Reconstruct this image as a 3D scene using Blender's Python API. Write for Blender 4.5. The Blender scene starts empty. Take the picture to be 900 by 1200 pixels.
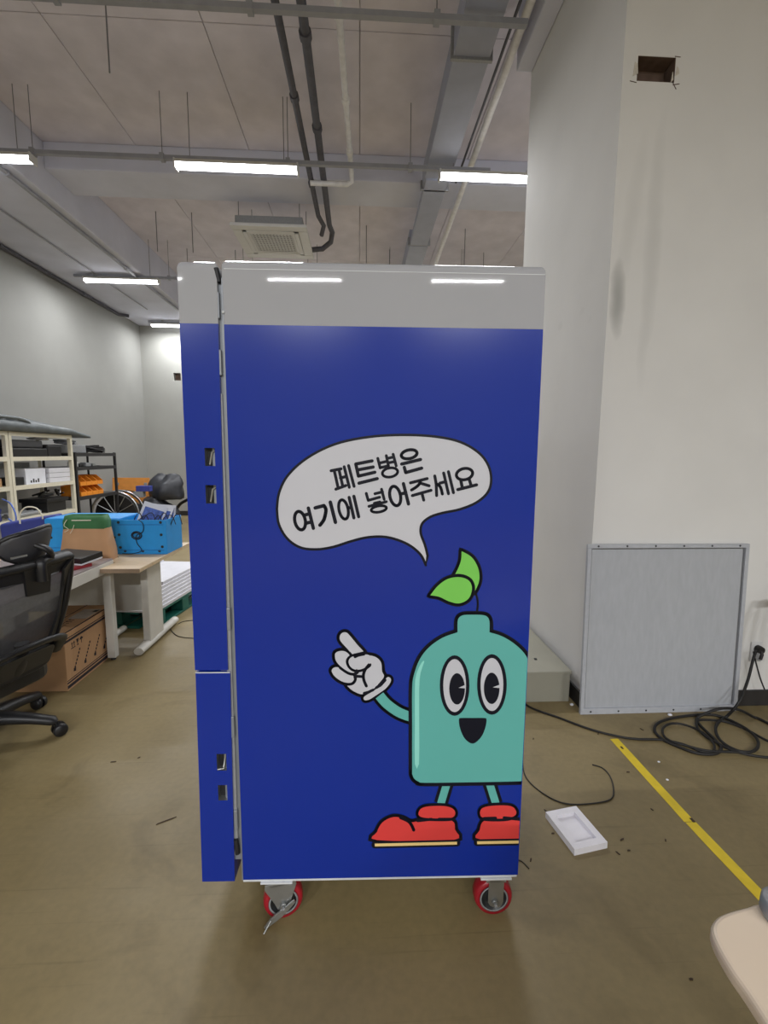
import bpy, bmesh, math, random
from mathutils import Vector, Matrix
random.seed(7)
S = bpy.context.scene; C = S.collection; PI = math.pi

# ---------------- camera ----------------
FOC = 540.0; YAW = math.radians(3.07); PITCH = math.atan(68/540); ROLL = .0075; CAM = Vector((0, 0, 1.5))
F0 = Vector((math.sin(YAW), math.cos(YAW), 0)); R0 = Vector((math.cos(YAW), -math.sin(YAW), 0)); ZZ = Vector((0, 0, 1))
FW = F0*math.cos(PITCH) - ZZ*math.sin(PITCH); U0 = ZZ*math.cos(PITCH) + F0*math.sin(PITCH)
RT = R0*math.cos(ROLL) + U0*math.sin(ROLL); UP = U0*math.cos(ROLL) - R0*math.sin(ROLL)
cd = bpy.data.cameras.new('camera'); cam = bpy.data.objects.new('camera', cd); C.objects.link(cam)
cd.sensor_fit = 'VERTICAL'; cd.sensor_height = 24; cd.lens = 24*FOC/1200; cd.clip_start = .02; cd.clip_end = 100
m = Matrix((RT, UP, -FW)).transposed().to_4x4(); m.translation = CAM; cam.matrix_world = m
S.camera = cam
def ray(x, y): return FW + RT*((x-450)/FOC) - UP*((y-600)/FOC)
def oz(x, y, z=0.0): d = ray(x, y); return CAM + d*((z-CAM.z)/d.z)
def oy(x, y, Y): d = ray(x, y); return CAM + d*(Y/d.y)
def ox(x, y, X): d = ray(x, y); return CAM + d*(X/d.x)

# ---------------- world, exposure, room light ----------------
w = bpy.data.worlds.new('world'); S.world = w; w.use_nodes = True
w.node_tree.nodes['Background'].inputs[0].default_value = (.8, .85, 1, 1); w.node_tree.nodes['Background'].inputs[1].default_value = .05
S.view_settings.view_transform = 'Standard'; S.view_settings.look = 'None'; S.view_settings.gamma = 1
S.view_settings.use_curve_mapping = False; S.view_settings.exposure = 0.45
LAMP_W = 32.0; LAMP_BOOST_W = 185.0          # watts of the far tube lamps and of the brighter unseen row added behind the viewer
LAMP_Z = 4.25
LAMPS = [(-3.69, 4.94), (-1.19, 4.94), (1.38, 4.94), (3.95, 4.94),
         (-3.85, 8.1), (-1.30, 8.1), (1.28, 8.1), (3.85, 8.1),
         (-3.95, 10.75), (-1.3, 10.75), (1.28, 10.75),
         (-3.69, -5.05), (-1.19, -5.05), (1.38, -5.05), (3.95, -5.05)]

# ---------------- materials ----------------
def sr(r, g, b):
    f = lambda c: (c/255/12.92) if c/255 <= .04045 else ((c/255+.055)/1.055)**2.4
    return (f(r), f(g), f(b), 1)
def mat(name, col, rough=.5, metal=0.0, var=.08, scale=12.0, bump=.0, spec=.5, emit=None, coat=0.0, trans=0.0, alpha=1.0, aniso=None):
    m = bpy.data.materials.new(name); m.use_nodes = True; nt = m.node_tree; b = nt.nodes['Principled BSDF']
    b.inputs['Roughness'].default_value = rough; b.inputs['Metallic'].default_value = metal
    b.inputs['Specular IOR Level'].default_value = spec; b.inputs['Coat Weight'].default_value = coat
    b.inputs['Transmission Weight'].default_value = trans; b.inputs['Alpha'].default_value = alpha
    tc = nt.nodes.new('ShaderNodeTexCoord'); n = nt.nodes.new('ShaderNodeTexNoise'); n.inputs['Scale'].default_value = scale; n.inputs['Detail'].default_value = 6
    src = tc.outputs['Object']
    if aniso:
        mp = nt.nodes.new('ShaderNodeMapping'); mp.inputs['Scale'].default_value = aniso; nt.links.new(src, mp.inputs[0]); src = mp.outputs[0]
    nt.links.new(src, n.inputs['Vector'])
    r = nt.nodes.new('ShaderNodeValToRGB'); r.color_ramp.elements[0].position = .3; r.color_ramp.elements[1].position = .7
    k0, k1 = 1-var, 1+var
    r.color_ramp.elements[0].color = tuple(min(1, c*k0) for c in col[:3])+(1,); r.color_ramp.elements[1].color = tuple(min(1, c*k1) for c in col[:3])+(1,)
    nt.links.new(n.outputs['Fac'], r.inputs[0]); nt.links.new(r.outputs[0], b.inputs['Base Color'])
    if bump:
        bp = nt.nodes.new('ShaderNodeBump'); bp.inputs['Strength'].default_value = bump; bp.inputs['Distance'].default_value = .002
        nt.links.new(n.outputs['Fac'], bp.inputs['Height']); nt.links.new(bp.outputs[0], b.inputs['Normal'])
    if emit: b.inputs['Emission Color'].default_value = emit[0]; b.inputs['Emission Strength'].default_value = emit[1]
    return m
def nodes_of(m): return m.node_tree, m.node_tree.nodes, m.node_tree.links
M = {}
M['white_metal'] = mat('white_metal', sr(205, 203, 195), .45, var=.04)
M['cream_metal'] = mat('cream_metal', sr(214, 208, 188), .5, var=.05)
M['black_metal'] = mat('black_metal', sr(38, 37, 38), .5, var=.1)
M['black_plastic'] = mat('black_plastic', sr(26, 26, 28), .42, var=.1, scale=30)
M['grey_plastic'] = mat('grey_plastic', sr(62, 62, 65), .5, var=.08)
M['rubber'] = mat('rubber', sr(24, 22, 21), .6, var=.12, scale=40)
M['steel'] = mat('steel', sr(176, 178, 178), .34, metal=.9, var=.1, scale=20)
M['galvanised'] = mat('galvanised', sr(150, 152, 155), .5, metal=.35, var=.08, scale=60)
M['duct_metal'] = mat('duct_metal', sr(158, 162, 178), .6, metal=.0, var=.06, scale=6)
M['pipe_dark'] = mat('pipe_dark', sr(84, 84, 92), .7, var=.12, scale=25)
M['pipe_white'] = mat('pipe_white', sr(226, 226, 228), .6, var=.1, scale=20)
M['conduit'] = mat('conduit', sr(150, 152, 160), .5, var=.08)
M['rod'] = mat('rod', sr(120, 120, 126), .6)
M['white_plastic'] = mat('white_plastic', sr(208, 208, 208), .45, var=.03)
M['tube'] = mat('lamp_diffuser', (1, 1, 1, 1), .5, emit=((.96, .97, 1, 1), 9.0))
M['concrete'] = mat('concrete', sr(216, 211, 220), .9, var=.10, scale=3.0, bump=.2)
M['concrete_beam'] = mat('concrete_beam', sr(204, 206, 220), .9, var=.06, scale=2.5, bump=.1)
M['baseboard'] = mat('baseboard', sr(44, 42, 42), .5, var=.1)
M['dark_hole'] = mat('dark_hole', sr(98, 80, 70), .95, var=.25, scale=18, bump=.4)
M['torn'] = mat('torn_plaster', sr(196, 190, 178), .9, var=.1, scale=60)
M['vinyl_blue'] = mat('vinyl_blue', sr(4, 39, 138), .2, var=.03, scale=1.4, spec=.4)
M['paint_white'] = mat('machine_white', sr(158, 159, 163), .03, var=.015, scale=1.2, spec=.04)
M['seal'] = mat('seal_grey', sr(132, 136, 142), .45, metal=.3, var=.10, scale=9, aniso=(1, 1, .3))
M['slot_dark'] = mat('slot_dark', sr(26, 26, 30), .6)
M['cut_edge'] = mat('cut_edge', sr(200, 203, 206), .4)
M['red_poly'] = mat('red_polyurethane', sr(150, 22, 36), .32, var=.08)
M['hub_black'] = mat('hub_black', sr(34, 36, 38), .4)
M['ink'] = mat('print_ink', sr(8, 11, 26), .4, var=.02, spec=.25)
M['p_white'] = mat('print_grey_white', sr(186, 187, 194), .3, var=.015, scale=2)
M['p_teal'] = mat('print_teal', sr(88, 166, 159), .3, var=.02, scale=2)
M['p_teal_l'] = mat('print_light_teal', sr(136, 208, 196), .3, var=.02)
M['p_green'] = mat('print_green', sr(112, 190, 80), .3, var=.02)
M['p_red'] = mat('print_red', sr(206, 58, 56), .3, var=.02)
M['p_cream'] = mat('print_cream', sr(226, 196, 130), .3, var=.02)
M['wood_top'] = mat('wood_top', sr(206, 184, 152), .45, var=.08, scale=14, aniso=(1, 8, 1))
M['grey_top'] = mat('grey_top', sr(150, 140, 140), .28, var=.08, scale=5)
M['edge_dark'] = mat('edge_dark', sr(150, 128, 105), .5)
M['crate_blue'] = mat('crate_blue', sr(30, 150, 226), .45, var=.04)
M['crate_dark'] = mat('crate_blue_inside', sr(24, 122, 196), .5)
M['navy'] = mat('navy_bag', sr(52, 62, 140), .6, var=.1)
M['kraft'] = mat('kraft_paper', sr(196, 152, 112), .8, var=.08, scale=6, bump=.3)
M['bag_green'] = mat('bag_green', sr(56, 112, 66), .7, var=.08)
M['string'] = mat('string', sr(226, 220, 200), .8)
M['card'] = mat('cardboard', sr(176, 138, 100), .85, var=.06, scale=8, aniso=(1, 12, 1))
M['card_ink'] = mat('cardboard_ink', sr(34, 28, 36), .8)
M['tape_clear'] = mat('label_film', sr(178, 168, 156), .25, var=.12, scale=30)
M['paper'] = mat('paper', sr(222, 224, 232), .7, var=.03)
M['paper_blue'] = mat('paper_blue_print', sr(72, 100, 176), .6, var=.5, scale=45)
M['red_plastic'] = mat('red_plastic', sr(150, 34, 44), .4)
M['orange'] = mat('orange_plastic', sr(232, 142, 40), .45, var=.08)
M['orange_board'] = mat('orange_board', sr(214, 140, 62), .6, var=.08)
M['bag_black'] = mat('bag_black', sr(40, 42, 48), .4, var=.35, scale=9, bump=.8)
M['tarp'] = mat('tarp_black', sr(92, 98, 100), .42, var=.22, scale=7, bump=.7)
M['foam'] = mat('foam_white', sr(232, 230, 236), .55, var=.02, scale=30)
M['table_white'] = mat('table_white', sr(224, 206, 184), .35, var=.03, scale=3)
M['green_dark'] = mat('green_plastic', sr(24, 96, 84), .5, var=.12)
M['sheet_white'] = mat('sheet_white', sr(214, 214, 220), .5, var=.04)
M['yellow_tape'] = mat('yellow_tape', sr(214, 188, 40), .45, var=.08, scale=18)
M['cabinet_grey'] = mat('cabinet_grey', sr(146, 144, 130), .5, var=.04, scale=5)
M['film'] = mat('plastic_film', sr(186, 190, 200), .3, var=.35, scale=22, bump=.8)
M['grille_grey'] = mat('grille_grey', sr(150, 153, 158), .6)
M['panel_rim'] = mat('panel_rim', sr(172, 175, 181), .5, var=.05, scale=40)
M['panel_grey'] = mat('panel_grey', sr(168, 171, 176), .55, metal=.0, var=.05, scale=45, aniso=(1, 1, .25))
M['debris'] = mat('debris', sr(66, 52, 40), .9)
# mesh fabric of the chair back (see-through weave)
mm = mat('chair_mesh', sr(84, 84, 86), .8, var=.1, scale=60); M['chair_mesh'] = mm
mm.node_tree.nodes['Principled BSDF'].inputs['Alpha'].default_value = .86
# floor: sealed concrete, stains and scuffs
def floor_mat():
    m = mat('floor_concrete', sr(158, 144, 112), .42); nt, N, L = nodes_of(m); b = N['Principled BSDF']
    tc = N.new('ShaderNodeTexCoord')
    def noise(sc, det=8, mp=None, dist=0):
        n = N.new('ShaderNodeTexNoise'); n.inputs['Scale'].default_value = sc; n.inputs['Detail'].default_value = det; n.inputs['Distortion'].default_value = dist
        if mp:
            q = N.new('ShaderNodeMapping'); q.inputs['Scale'].default_value = mp; q.inputs['Rotation'].default_value = (0, 0, .5); L.new(tc.outputs['Object'], q.inputs[0]); L.new(q.outputs[0], n.inputs['Vector'])
        else: L.new(tc.outputs['Object'], n.inputs['Vector'])
        return n
    def ramp(n, p0, c0, p1, c1):
        r = N.new('ShaderNodeValToRGB'); r.color_ramp.elements[0].position = p0; r.color_ramp.elements[1].position = p1
        r.color_ramp.elements[0].color = c0; r.color_ramp.elements[1].color = c1; L.new(n.outputs['Fac'], r.inputs[0]); return r
    def mul(a, c, f=1.0):
        x = N.new('ShaderNodeMix'); x.data_type = 'RGBA'; x.blend_type = 'MULTIPLY'; x.inputs[0].default_value = f
        L.new(a, x.inputs[6]); L.new(c, x.inputs[7]); return x.outputs[2]
    base = ramp(noise(.9), .3, sr(120, 106, 73), .7, sr(146, 130, 92))
    st = ramp(noise(2.3, 10, None, 1.2), .55, (1, 1, 1, 1), .76, (.60, .57, .52, 1))
    fine = ramp(noise(38, 6), .3, (.88, .88, .88, 1), .7, (1.0, 1.0, 1.0, 1))
    scr = ramp(noise(3, 3, (.6, 22, 1)), .62, (1, 1, 1, 1), .74, (.72, .69, .64, 1))
    o = mul(base.outputs[0], st.outputs[0], .8); o = mul(o, fine.outputs[0]); o = mul(o, scr.outputs[0], .6)
    L.new(o, b.inputs['Base Color'])
    rr = N.new('ShaderNodeMapRange'); rr.inputs[3].default_value = .34; rr.inputs[4].default_value = .6
    L.new(noise(4).outputs['Fac'], rr.inputs[0]); L.new(rr.outputs[0], b.inputs['Roughness'])
    return m
M['floor'] = floor_mat()
def wall_mat(name, col, stains=()):
    """painted plaster; stains are smudges at world (x, z, radius_x, radius_z, strength)"""
    m = mat(name, col, .75, var=.035, scale=2.2, bump=.12); nt, N, L = nodes_of(m); b = N['Principled BSDF']
    cur = b.inputs['Base Color'].links[0].from_socket
    tc = N.new('ShaderNodeTexCoord'); sp = N.new('ShaderNodeSeparateXYZ'); L.new(tc.outputs['Object'], sp.inputs[0])
    nn = N.new('ShaderNodeTexNoise'); nn.inputs['Scale'].default_value = 5; L.new(tc.outputs['Object'], nn.inputs['Vector'])
    def mth(op, a, c):
        x = N.new('ShaderNodeMath'); x.operation = op
        for i, v in enumerate((a, c)):
            if isinstance(v, (int, float)): x.inputs[i].default_value = v
            else: L.new(v, x.inputs[i])
        return x.outputs[0]
    for (sx, sz, rx, rz, k, lean) in stains:
        dz = mth('SUBTRACT', sp.outputs[2], sz)
        dx = mth('SUBTRACT', mth('SUBTRACT', sp.outputs[0], sx), mth('MULTIPLY', dz, lean))
        wob = mth('MULTIPLY', mth('SUBTRACT', nn.outputs['Fac'], .5), .05); dx = mth('ADD', dx, wob)
        a = mth('POWER', mth('DIVIDE', dx, rx), 2.0); a = mth('ABSOLUTE', a, 0)
        a = mth('MULTIPLY', mth('DIVIDE', dx, rx), mth('DIVIDE', dx, rx)); c = mth('MULTIPLY', mth('DIVIDE', dz, rz), mth('DIVIDE', dz, rz))
        d = mth('SUBTRACT', 1.0, mth('ADD', a, c)); d = mth('MAXIMUM', d, 0.0); d = mth('MULTIPLY', d, k)
        x = N.new('ShaderNodeMix'); x.data_type = 'RGBA'; L.new(d, x.inputs[0]); L.new(cur, x.inputs[6]); x.inputs[7].default_value = sr(70, 74, 70); cur = x.outputs[2]
    L.new(cur, b.inputs['Base Color']); return m
M['wall'] = wall_mat('wall_paint_dimmed', sr(142, 142, 138)); M['wall_far'] = wall_mat('wall_paint_far_dimmed', sr(156, 156, 151))  # same paint darkened wall by wall, light level put into the colour
M['wall_near'] = wall_mat('wall_paint_marked_brightened', sr(214, 213, 210), [(1.545, 2.55, .05, .75, .13, .01), (1.378, 2.33, .05, .22, .45, .0), (1.42, 2.7, .05, .5, .08, .1)])  # same paint lightened to look better lit; the smudges are stains

# ---------------- mesh helpers ----------------
class MB:
    """collects vertices and faces, several materials, builds ONE mesh object"""
    def __init__(s): s.v = []; s.f = []; s.mi = []; s.mats = []; s.sm = []
    def _m(s, m):
        if m not in s.mats: s.mats.append(m)
        return s.mats.index(m)
    def add(s, vs, fs, m, smooth=False):
        o = len(s.v); k = s._m(m); s.v += [tuple(v) for v in vs]
        for f in fs: s.f.append([i+o for i in f]); s.mi.append(k); s.sm.append(smooth)
        return s
    def box(s, a, b, m, M4=None):
        x0, y0, z0 = a; x1, y1, z1 = b
        vs = [Vector(p) for p in ((x0,y0,z0),(x1,y0,z0),(x1,y1,z0),(x0,y1,z0),(x0,y0,z1),(x1,y0,z1),(x1,y1,z1),(x0,y1,z1))]
        if M4: vs = [M4 @ v for v in vs]
        return s.add(vs, [(0,3,2,1),(4,5,6,7),(0,1,5,4),(1,2,6,5),(2,3,7,6),(3,0,4,7)], m)
    def tube(s, pts, r, m, n=8, smooth=True, flat=1.0):
        pts = [Vector(p) for p in pts]; N = len(pts); rs = r if isinstance(r, (list, tuple)) else [r]*N
        T = []
        for i in range(N):
            t = pts[min(i+1, N-1)] - pts[max(i-1, 0)]; T.append(t.normalized() if t.length > 1e-9 else Vector((0,0,1)))
        up = Vector((0,0,1)) if abs(T[0].z) < .9 else Vector((0,1,0)); a = T[0].cross(up).normalized(); vs = []
        for i in range(N):
            a = (a - T[i]*a.dot(T[i])).normalized(); b = T[i].cross(a)
            for k in range(n):
                q = 2*PI*k/n; vs.append(pts[i] + a*(rs[i]*math.cos(q)) + b*(rs[i]*math.sin(q)*flat))
        fs = [(i*n+k, i*n+(k+1)%n, (i+1)*n+(k+1)%n, (i+1)*n+k) for i in range(N-1) for k in range(n)]
        s.add(vs, fs, m, smooth)
        s.add([vs[k] for k in range(n)], [tuple(reversed(range(n)))], m); s.add([vs[(N-1)*n+k] for k in range(n)], [tuple(range(n))], m)
        return s
    def lathe(s, prof, m, n=24, axis='z', c=(0,0,0), smooth=True, M4=None, cap=True):
        vs = []; cap = cap and prof[0] != prof[-1]
        for (r, h) in prof:
            for k in range(n):
                q = 2*PI*k/n; x, y, z = r*math.cos(q), r*math.sin(q), h
                if axis == 'y': x, y, z = x, z, y
                if axis == 'x': x, y, z = z, x, y
                v = Vector((x+c[0], y+c[1], z+c[2])); vs.append(M4 @ v if M4 else v)
        fs = [(i*n+k, i*n+(k+1)%n, (i+1)*n+(k+1)%n, (i+1)*n+k) for i in range(len(prof)-1) for k in range(n)]
        s.add(vs, fs, m, smooth)
        if cap and prof[0][0] > 1e-6: s.add(vs[:n], [tuple(reversed(range(n)))], m)
        if cap and prof[-1][0] > 1e-6: s.add(vs[-n:], [tuple(range(n))], m)
        return s
    def prism(s, poly, d0, d1, m, fn):
        """poly of 2-D points; fn(u, v, d) -> 3-D; extruded from d0 to d1"""
        n = len(poly); vs = [fn(u, v, d0) for u, v in poly] + [fn(u, v, d1) for u, v in poly]
        return s.add(vs, [tuple(range(n)), tuple(reversed(range(n, 2*n)))] + [(i, i+n, (i+1)%n+n, (i+1)%n) for i in range(n)], m)
    def islands(s):
        par = list(range(len(s.v)))
        def fd(i):
            while par[i] != i: par[i] = par[par[i]]; i = par[i]
            return i
        key = {}
        for i, v in enumerate(s.v):
            k = tuple(round(c, 6) for c in v)
            if k in key: par[fd(i)] = fd(key[k])
            else: key[k] = i
        for f in s.f:
            for i in f[1:]: par[fd(i)] = fd(f[0])
        g = {}
        for n, f in enumerate(s.f): g.setdefault(fd(f[0]), []).append(n)
        out = []
        for fs in g.values():
            b = MB(); b.mats = list(s.mats); mp = {}
            for n in fs:
                q = []
                for i in s.f[n]:
                    if i not in mp: mp[i] = len(b.v); b.v.append(s.v[i])
                    q.append(mp[i])
                b.f.append(q); b.mi.append(s.mi[n]); b.sm.append(s.sm[n])
            out.append(b)
        return out
    def pieces(s, name, parent=None, bev=0, seg=2, label=None): return [b.build(name, parent, bev, seg, label) for b in s.islands()]
    def build(s, name, parent=None, bev=0, seg=2, label=None, fix=True):
        me = bpy.data.meshes.new(name); me.from_pydata(s.v, [], s.f); 
        for q in s.mats: me.materials.append(M[q])
        me.polygons.foreach_set('material_index', s.mi); me.polygons.foreach_set('use_smooth', s.sm); me.update()
        if fix:
            b = bmesh.new(); b.from_mesh(me); bmesh.ops.recalc_face_normals(b, faces=b.faces); b.to_mesh(me); b.free()
        o = bpy.data.objects.new(name, me); C.objects.link(o)
        if parent: o.parent = parent
        if bev:
            mo = o.modifiers.new('bevel', 'BEVEL'); mo.width = bev; mo.segments = seg; mo.limit_method = 'ANGLE'; mo.angle_limit = .6
        if label: o['label'] = label
        return o
def box(name, a, b, m, parent=None, bev=0, seg=2, label=None): return MB().box(a, b, m).build(name, parent, bev, seg, label)
def tag(o, label, cat, group=None):
    o['label'] = label; o['category'] = cat
    if group: o['group'] = group
    return o
def thing(name, label, cat, loc=(0,0,0), rz=0, group=None):
    o = bpy.data.objects.new(name, None); C.objects.link(o); o.location = loc; o.rotation_euler = (0,0,rz); o.empty_display_size = .1
    return tag(o, label, cat, group)
def struct(o): o['kind'] = 'structure'; return o
def copy_tree(o, parent=None):
    c = o.copy(); C.objects.link(c)
    if parent: c.parent = parent
    for ch in list(o.children): copy_tree(ch, c)
    return c
def smooth_path(pts, n=6, closed=False):
    P = [Vector(p) for p in pts]; N = len(P); out = []
    for i in range(N if closed else N-1):
        g = (lambda k: P[k % N]) if closed else (lambda k: P[max(0, min(N-1, k))])
        p0, p1, p2, p3 = g(i-1), g(i), g(i+1), g(i+2)
        for k in range(n):
            t = k/n; out.append(.5*((2*p1) + (p2-p0)*t + (2*p0-5*p1+4*p2-p3)*t*t + (3*p1-p0-3*p2+p3)*t**3))
    if not closed: out.append(P[-1].copy())
    return out

# ---------------- the setting ----------------
H = 4.9; LB = 4.35; XL = -5.0; XR = 5.0; YB = 11.2; YF = -8.0; WX = 1.324; WY = 2.517
struct(box('floor', (XL-.2, YF-.2, -.12), (XR+.2, YB+.2, 0), 'floor'))
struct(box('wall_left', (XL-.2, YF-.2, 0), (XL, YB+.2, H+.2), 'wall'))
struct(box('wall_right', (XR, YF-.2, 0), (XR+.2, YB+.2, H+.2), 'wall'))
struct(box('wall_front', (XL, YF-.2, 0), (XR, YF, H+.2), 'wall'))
def wall_with_hole(name, x0, x1, y0, y1, z0, z1, hole, m, rough):
    hx0, hz0, hx1, hz1 = hole; b = MB()
    b.box((x0, y0, z0), (hx0, y1, z1), m).box((hx1, y0, z0), (x1, y1, z1), m).box((hx0, y0, z0), (hx1, y1, hz0), m).box((hx0, y0, hz1), (hx1, y1, z1), m)
    o = struct(b.build(name))
    return o
p = oy(203, 437, YB); q = oy(212, 446, YB)
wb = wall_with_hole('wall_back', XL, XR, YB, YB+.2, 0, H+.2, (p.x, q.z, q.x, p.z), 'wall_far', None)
box('hole_lining', (p.x-.01, YB+.12, q.z-.01), (q.x+.01, YB+.14, p.z+.01), 'dark_hole', wb)
# right-hand wall block: its narrow left face and the broad face towards us
p = oy(748, 65, WY); q = oy(790, 97, WY); hole = (p.x, q.z, q.x, p.z)
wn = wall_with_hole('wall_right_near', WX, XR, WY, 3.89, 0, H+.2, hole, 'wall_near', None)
bh = MB(); bh.box((hole[0]-.01, WY+.09, hole[1]-.01), (hole[2]+.01, WY+.11, hole[3]+.01), 'dark_hole')
for a, b in (((hole[0]-.008, WY+.001, hole[1]), (hole[0]+.002, WY+.1, hole[3])), ((hole[2]-.002, WY+.001, hole[1]), (hole[2]+.008, WY+.1, hole[3])),
             ((hole[0], WY+.001, hole[1]-.008), (hole[2], WY+.1, hole[1]+.002)), ((hole[0], WY+.001, hole[3]-.002), (hole[2], WY+.1, hole[3]+.008))): bh.box(a, b, 'dark_hole')
bh.build('hole_lining', wn)
tp = MB()
for (a, b) in (((hole[0]-.022, hole[1]+.02), (hole[0]+.004, hole[1]+.085)), ((hole[2]-.018, hole[1]), (hole[2]-.006, hole[1]+.05)), ((hole[2]+.002, hole[1]+.03), (hole[2]+.022, hole[1]+.075))):
    tp.prism([(a[0], a[1]), (b[0], a[1]+.012), (b[0]-.004, b[1]-.01), (a[0]+.006, b[1])], WY-.002, WY+.004, 'torn', lambda u, v, d: (u, d, v))
tp.build('torn_paper_edge', wn, label='pale torn paper edge round the hole')
ck = MB()
for a, b in (((-.035, -.002), (.0, -.008)), ((.19, -.01), (.225, -.004)), ((.19, .0), (.21, -.03)), ((.19, .12), (.22, .118)), ((.005, .02), (-.01, .05))):
    ck.tube([(hole[0]+a[0], WY, hole[1]+a[1]), (hole[0]+b[0], WY, hole[1]+b[1])], .0022, 'dark_hole', 5)
ck.build('cut_line', wn)
# baseboards
struct(box('baseboard_right', (WX, WY-.012, 0), (XR, WY, .10), 'baseboard', bev=.003))
struct(box('baseboard_column', (WX-.012, WY-.012, 0), (WX, 3.9, .10), 'baseboard', bev=.003))
struct(box('baseboard_back', (XL, YB-.015, 0), (XR, YB, .11), 'baseboard'))
struct(box('baseboard_left', (XL, YF, 0), (XL+.015, YB-.02, .11), 'baseboard'))
# ceiling: slab with cast panels, concrete beams below it
ceil = struct(box('ceiling', (XL-.2, YF-.2, H+.04), (XR+.2, YB+.2, H+.2), 'concrete'))
pm = {}
xs = [XL + i*1.25 for i in range(9)]; ys = [YF, -6.5, -4.0, -1.35, 1.8, 4.2, 6.25, 8.7, YB]
for i in range(8):
    for j in range(8):
        x0, x1, y0, y1 = xs[i]+.003, xs[i+1]-.003, ys[j]+.003, ys[j+1]-.003
        key = round(y1-y0, 3)
        if key not in pm:
            o = box('slab_panel', (-.622, -(y1-y0)/2, 0), (.622, (y1-y0)/2, .039), 'concrete', ceil, bev=.003, seg=1); pm[key] = o
        else:
            o = pm[key].copy(); C.objects.link(o); o.parent = ceil
        o.location = ((x0+x1)/2, (y0+y1)/2, H)
struct(box('ceiling_beam_left', (XL, YF, LB), (-3.5, YB, H), 'concrete_beam', bev=.01))
struct(box('ceiling_beam_cross', (-3.5, 5.75, 4.62), (XR, 6.3, H), 'concrete_beam', bev=.01))
struct(box('ceiling_beam_back', (-3.5, 10.3, LB), (XR, YB, H), 'concrete_beam', bev=.01))
struct(box('ceiling_beam_right', (1.20, YF, 4.42), (WX-.001, 3.88, H), 'concrete_beam', bev=.01))

# ---------------- ceiling services ----------------
rows = sorted(set(y for _, y in LAMPS))
def lamp(x, y, label, group=None):
    t = thing('ceiling_light', label, 'light', (x, y, LAMP_Z), 0, group)
    MB().prism([(-.055, 0), (.055, 0), (.04, .035), (-.04, .035)], -.585, .585, 'white_metal', lambda u, v, d: (d, u, v+.012)).build('housing', t, .003)
    b = MB(); prof = [(.05*math.cos(a), .012-.042*math.sin(a)) for a in [PI*k/8 for k in range(9)]]
    b.prism(prof, -.575, .575, 'tube', lambda u, v, d: (d, u, v)); b.build('diffuser', t)
    e = MB()
    for s_ in (-1, 1): e.box((s_*.585-.008, -.056, -.034), (s_*.585+.008, .056, .047), 'white_plastic')
    e.pieces('end_cap', t, .004)
    l = bpy.data.lights.new('tube_light', 'AREA'); l.shape = 'RECTANGLE'; l.size = 1.14; l.size_y = .06; l.energy = LAMP_W if y > 0 else LAMP_BOOST_W; l.color = (.97, .98, 1.0)
    lo = bpy.data.objects.new('tube_light', l); C.objects.link(lo); lo.parent = t; lo.location = (0, 0, -.033); l.spread = math.radians(178)
    r = MB()
    for s_ in (-.45, .45): r.tube([(s_, 0, .05), (s_, 0, H-LAMP_Z)], .004, 'rod', 6)
    r.pieces('hanger_rod', t)
    return t
where = {4.94: 'in the nearest visible row', 8.1: 'in the second row back', 10.75: 'in the farthest row by the back wall', -5.05: 'in the brighter row added behind the viewer'}
for (x, y) in LAMPS:
    col = {0: 'cut by the left picture edge', 1: 'centre left, above the air conditioner cassette', 2: 'beside the right wall block', 3: 'beyond the right wall block'}[min(3, int((x+4.2)/2.4))]
    if y == 4.94:
        lamp(x, y, 'lit white tube light, ' + col)
    elif (x, y) == (-3.85, 8.1): lamp(x, y, 'smaller lit tube light over the left racks, second row back')
    elif (x, y) == (-3.95, 10.75): lamp(x, y, 'tiny lit tube light by the back wall above the machine door edge')
    else: lamp(x, y, 'tube light out of view, ' + where[y] + ', ' + ['leftmost', 'second', 'third', 'rightmost'][min(3, int((x+4.2)/2.4))], 'ceiling lights out of view')
for y in rows + [3.36]:
    b = MB().box((-4.6, y-.02, LAMP_Z+.05), (1.1 if 1 < y < 4.5 else (1.3 if y < 4.95 and y > 4 else 4.6), y+.02, LAMP_Z+.085), 'conduit')
    xe = 1.1 if 1 < y < 4.5 else 4.6
    for k in range(8):
        x = -4.3 + k*1.2
        if x < xe: b.tube([(x, y, LAMP_Z+.08), (x, y, H)], .004, 'rod', 6)
        if x < xe: b.box((x-.02, y-.03, LAMP_Z+.04), (x+.02, y+.03, LAMP_Z+.1), 'conduit')
    nm = {3.36: 'nearest ceiling rail with no lights on it', 4.94: 'ceiling rail carrying the nearest visible row of lights', 8.1: 'ceiling rail carrying the second row of lights', 10.75: 'ceiling rail carrying the farthest row of lights', -5.05: 'ceiling rail behind the viewer'}[y]
    tag(b.build('lighting_rail'), 'grey ' + nm, 'rail', 'lighting rails')

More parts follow.
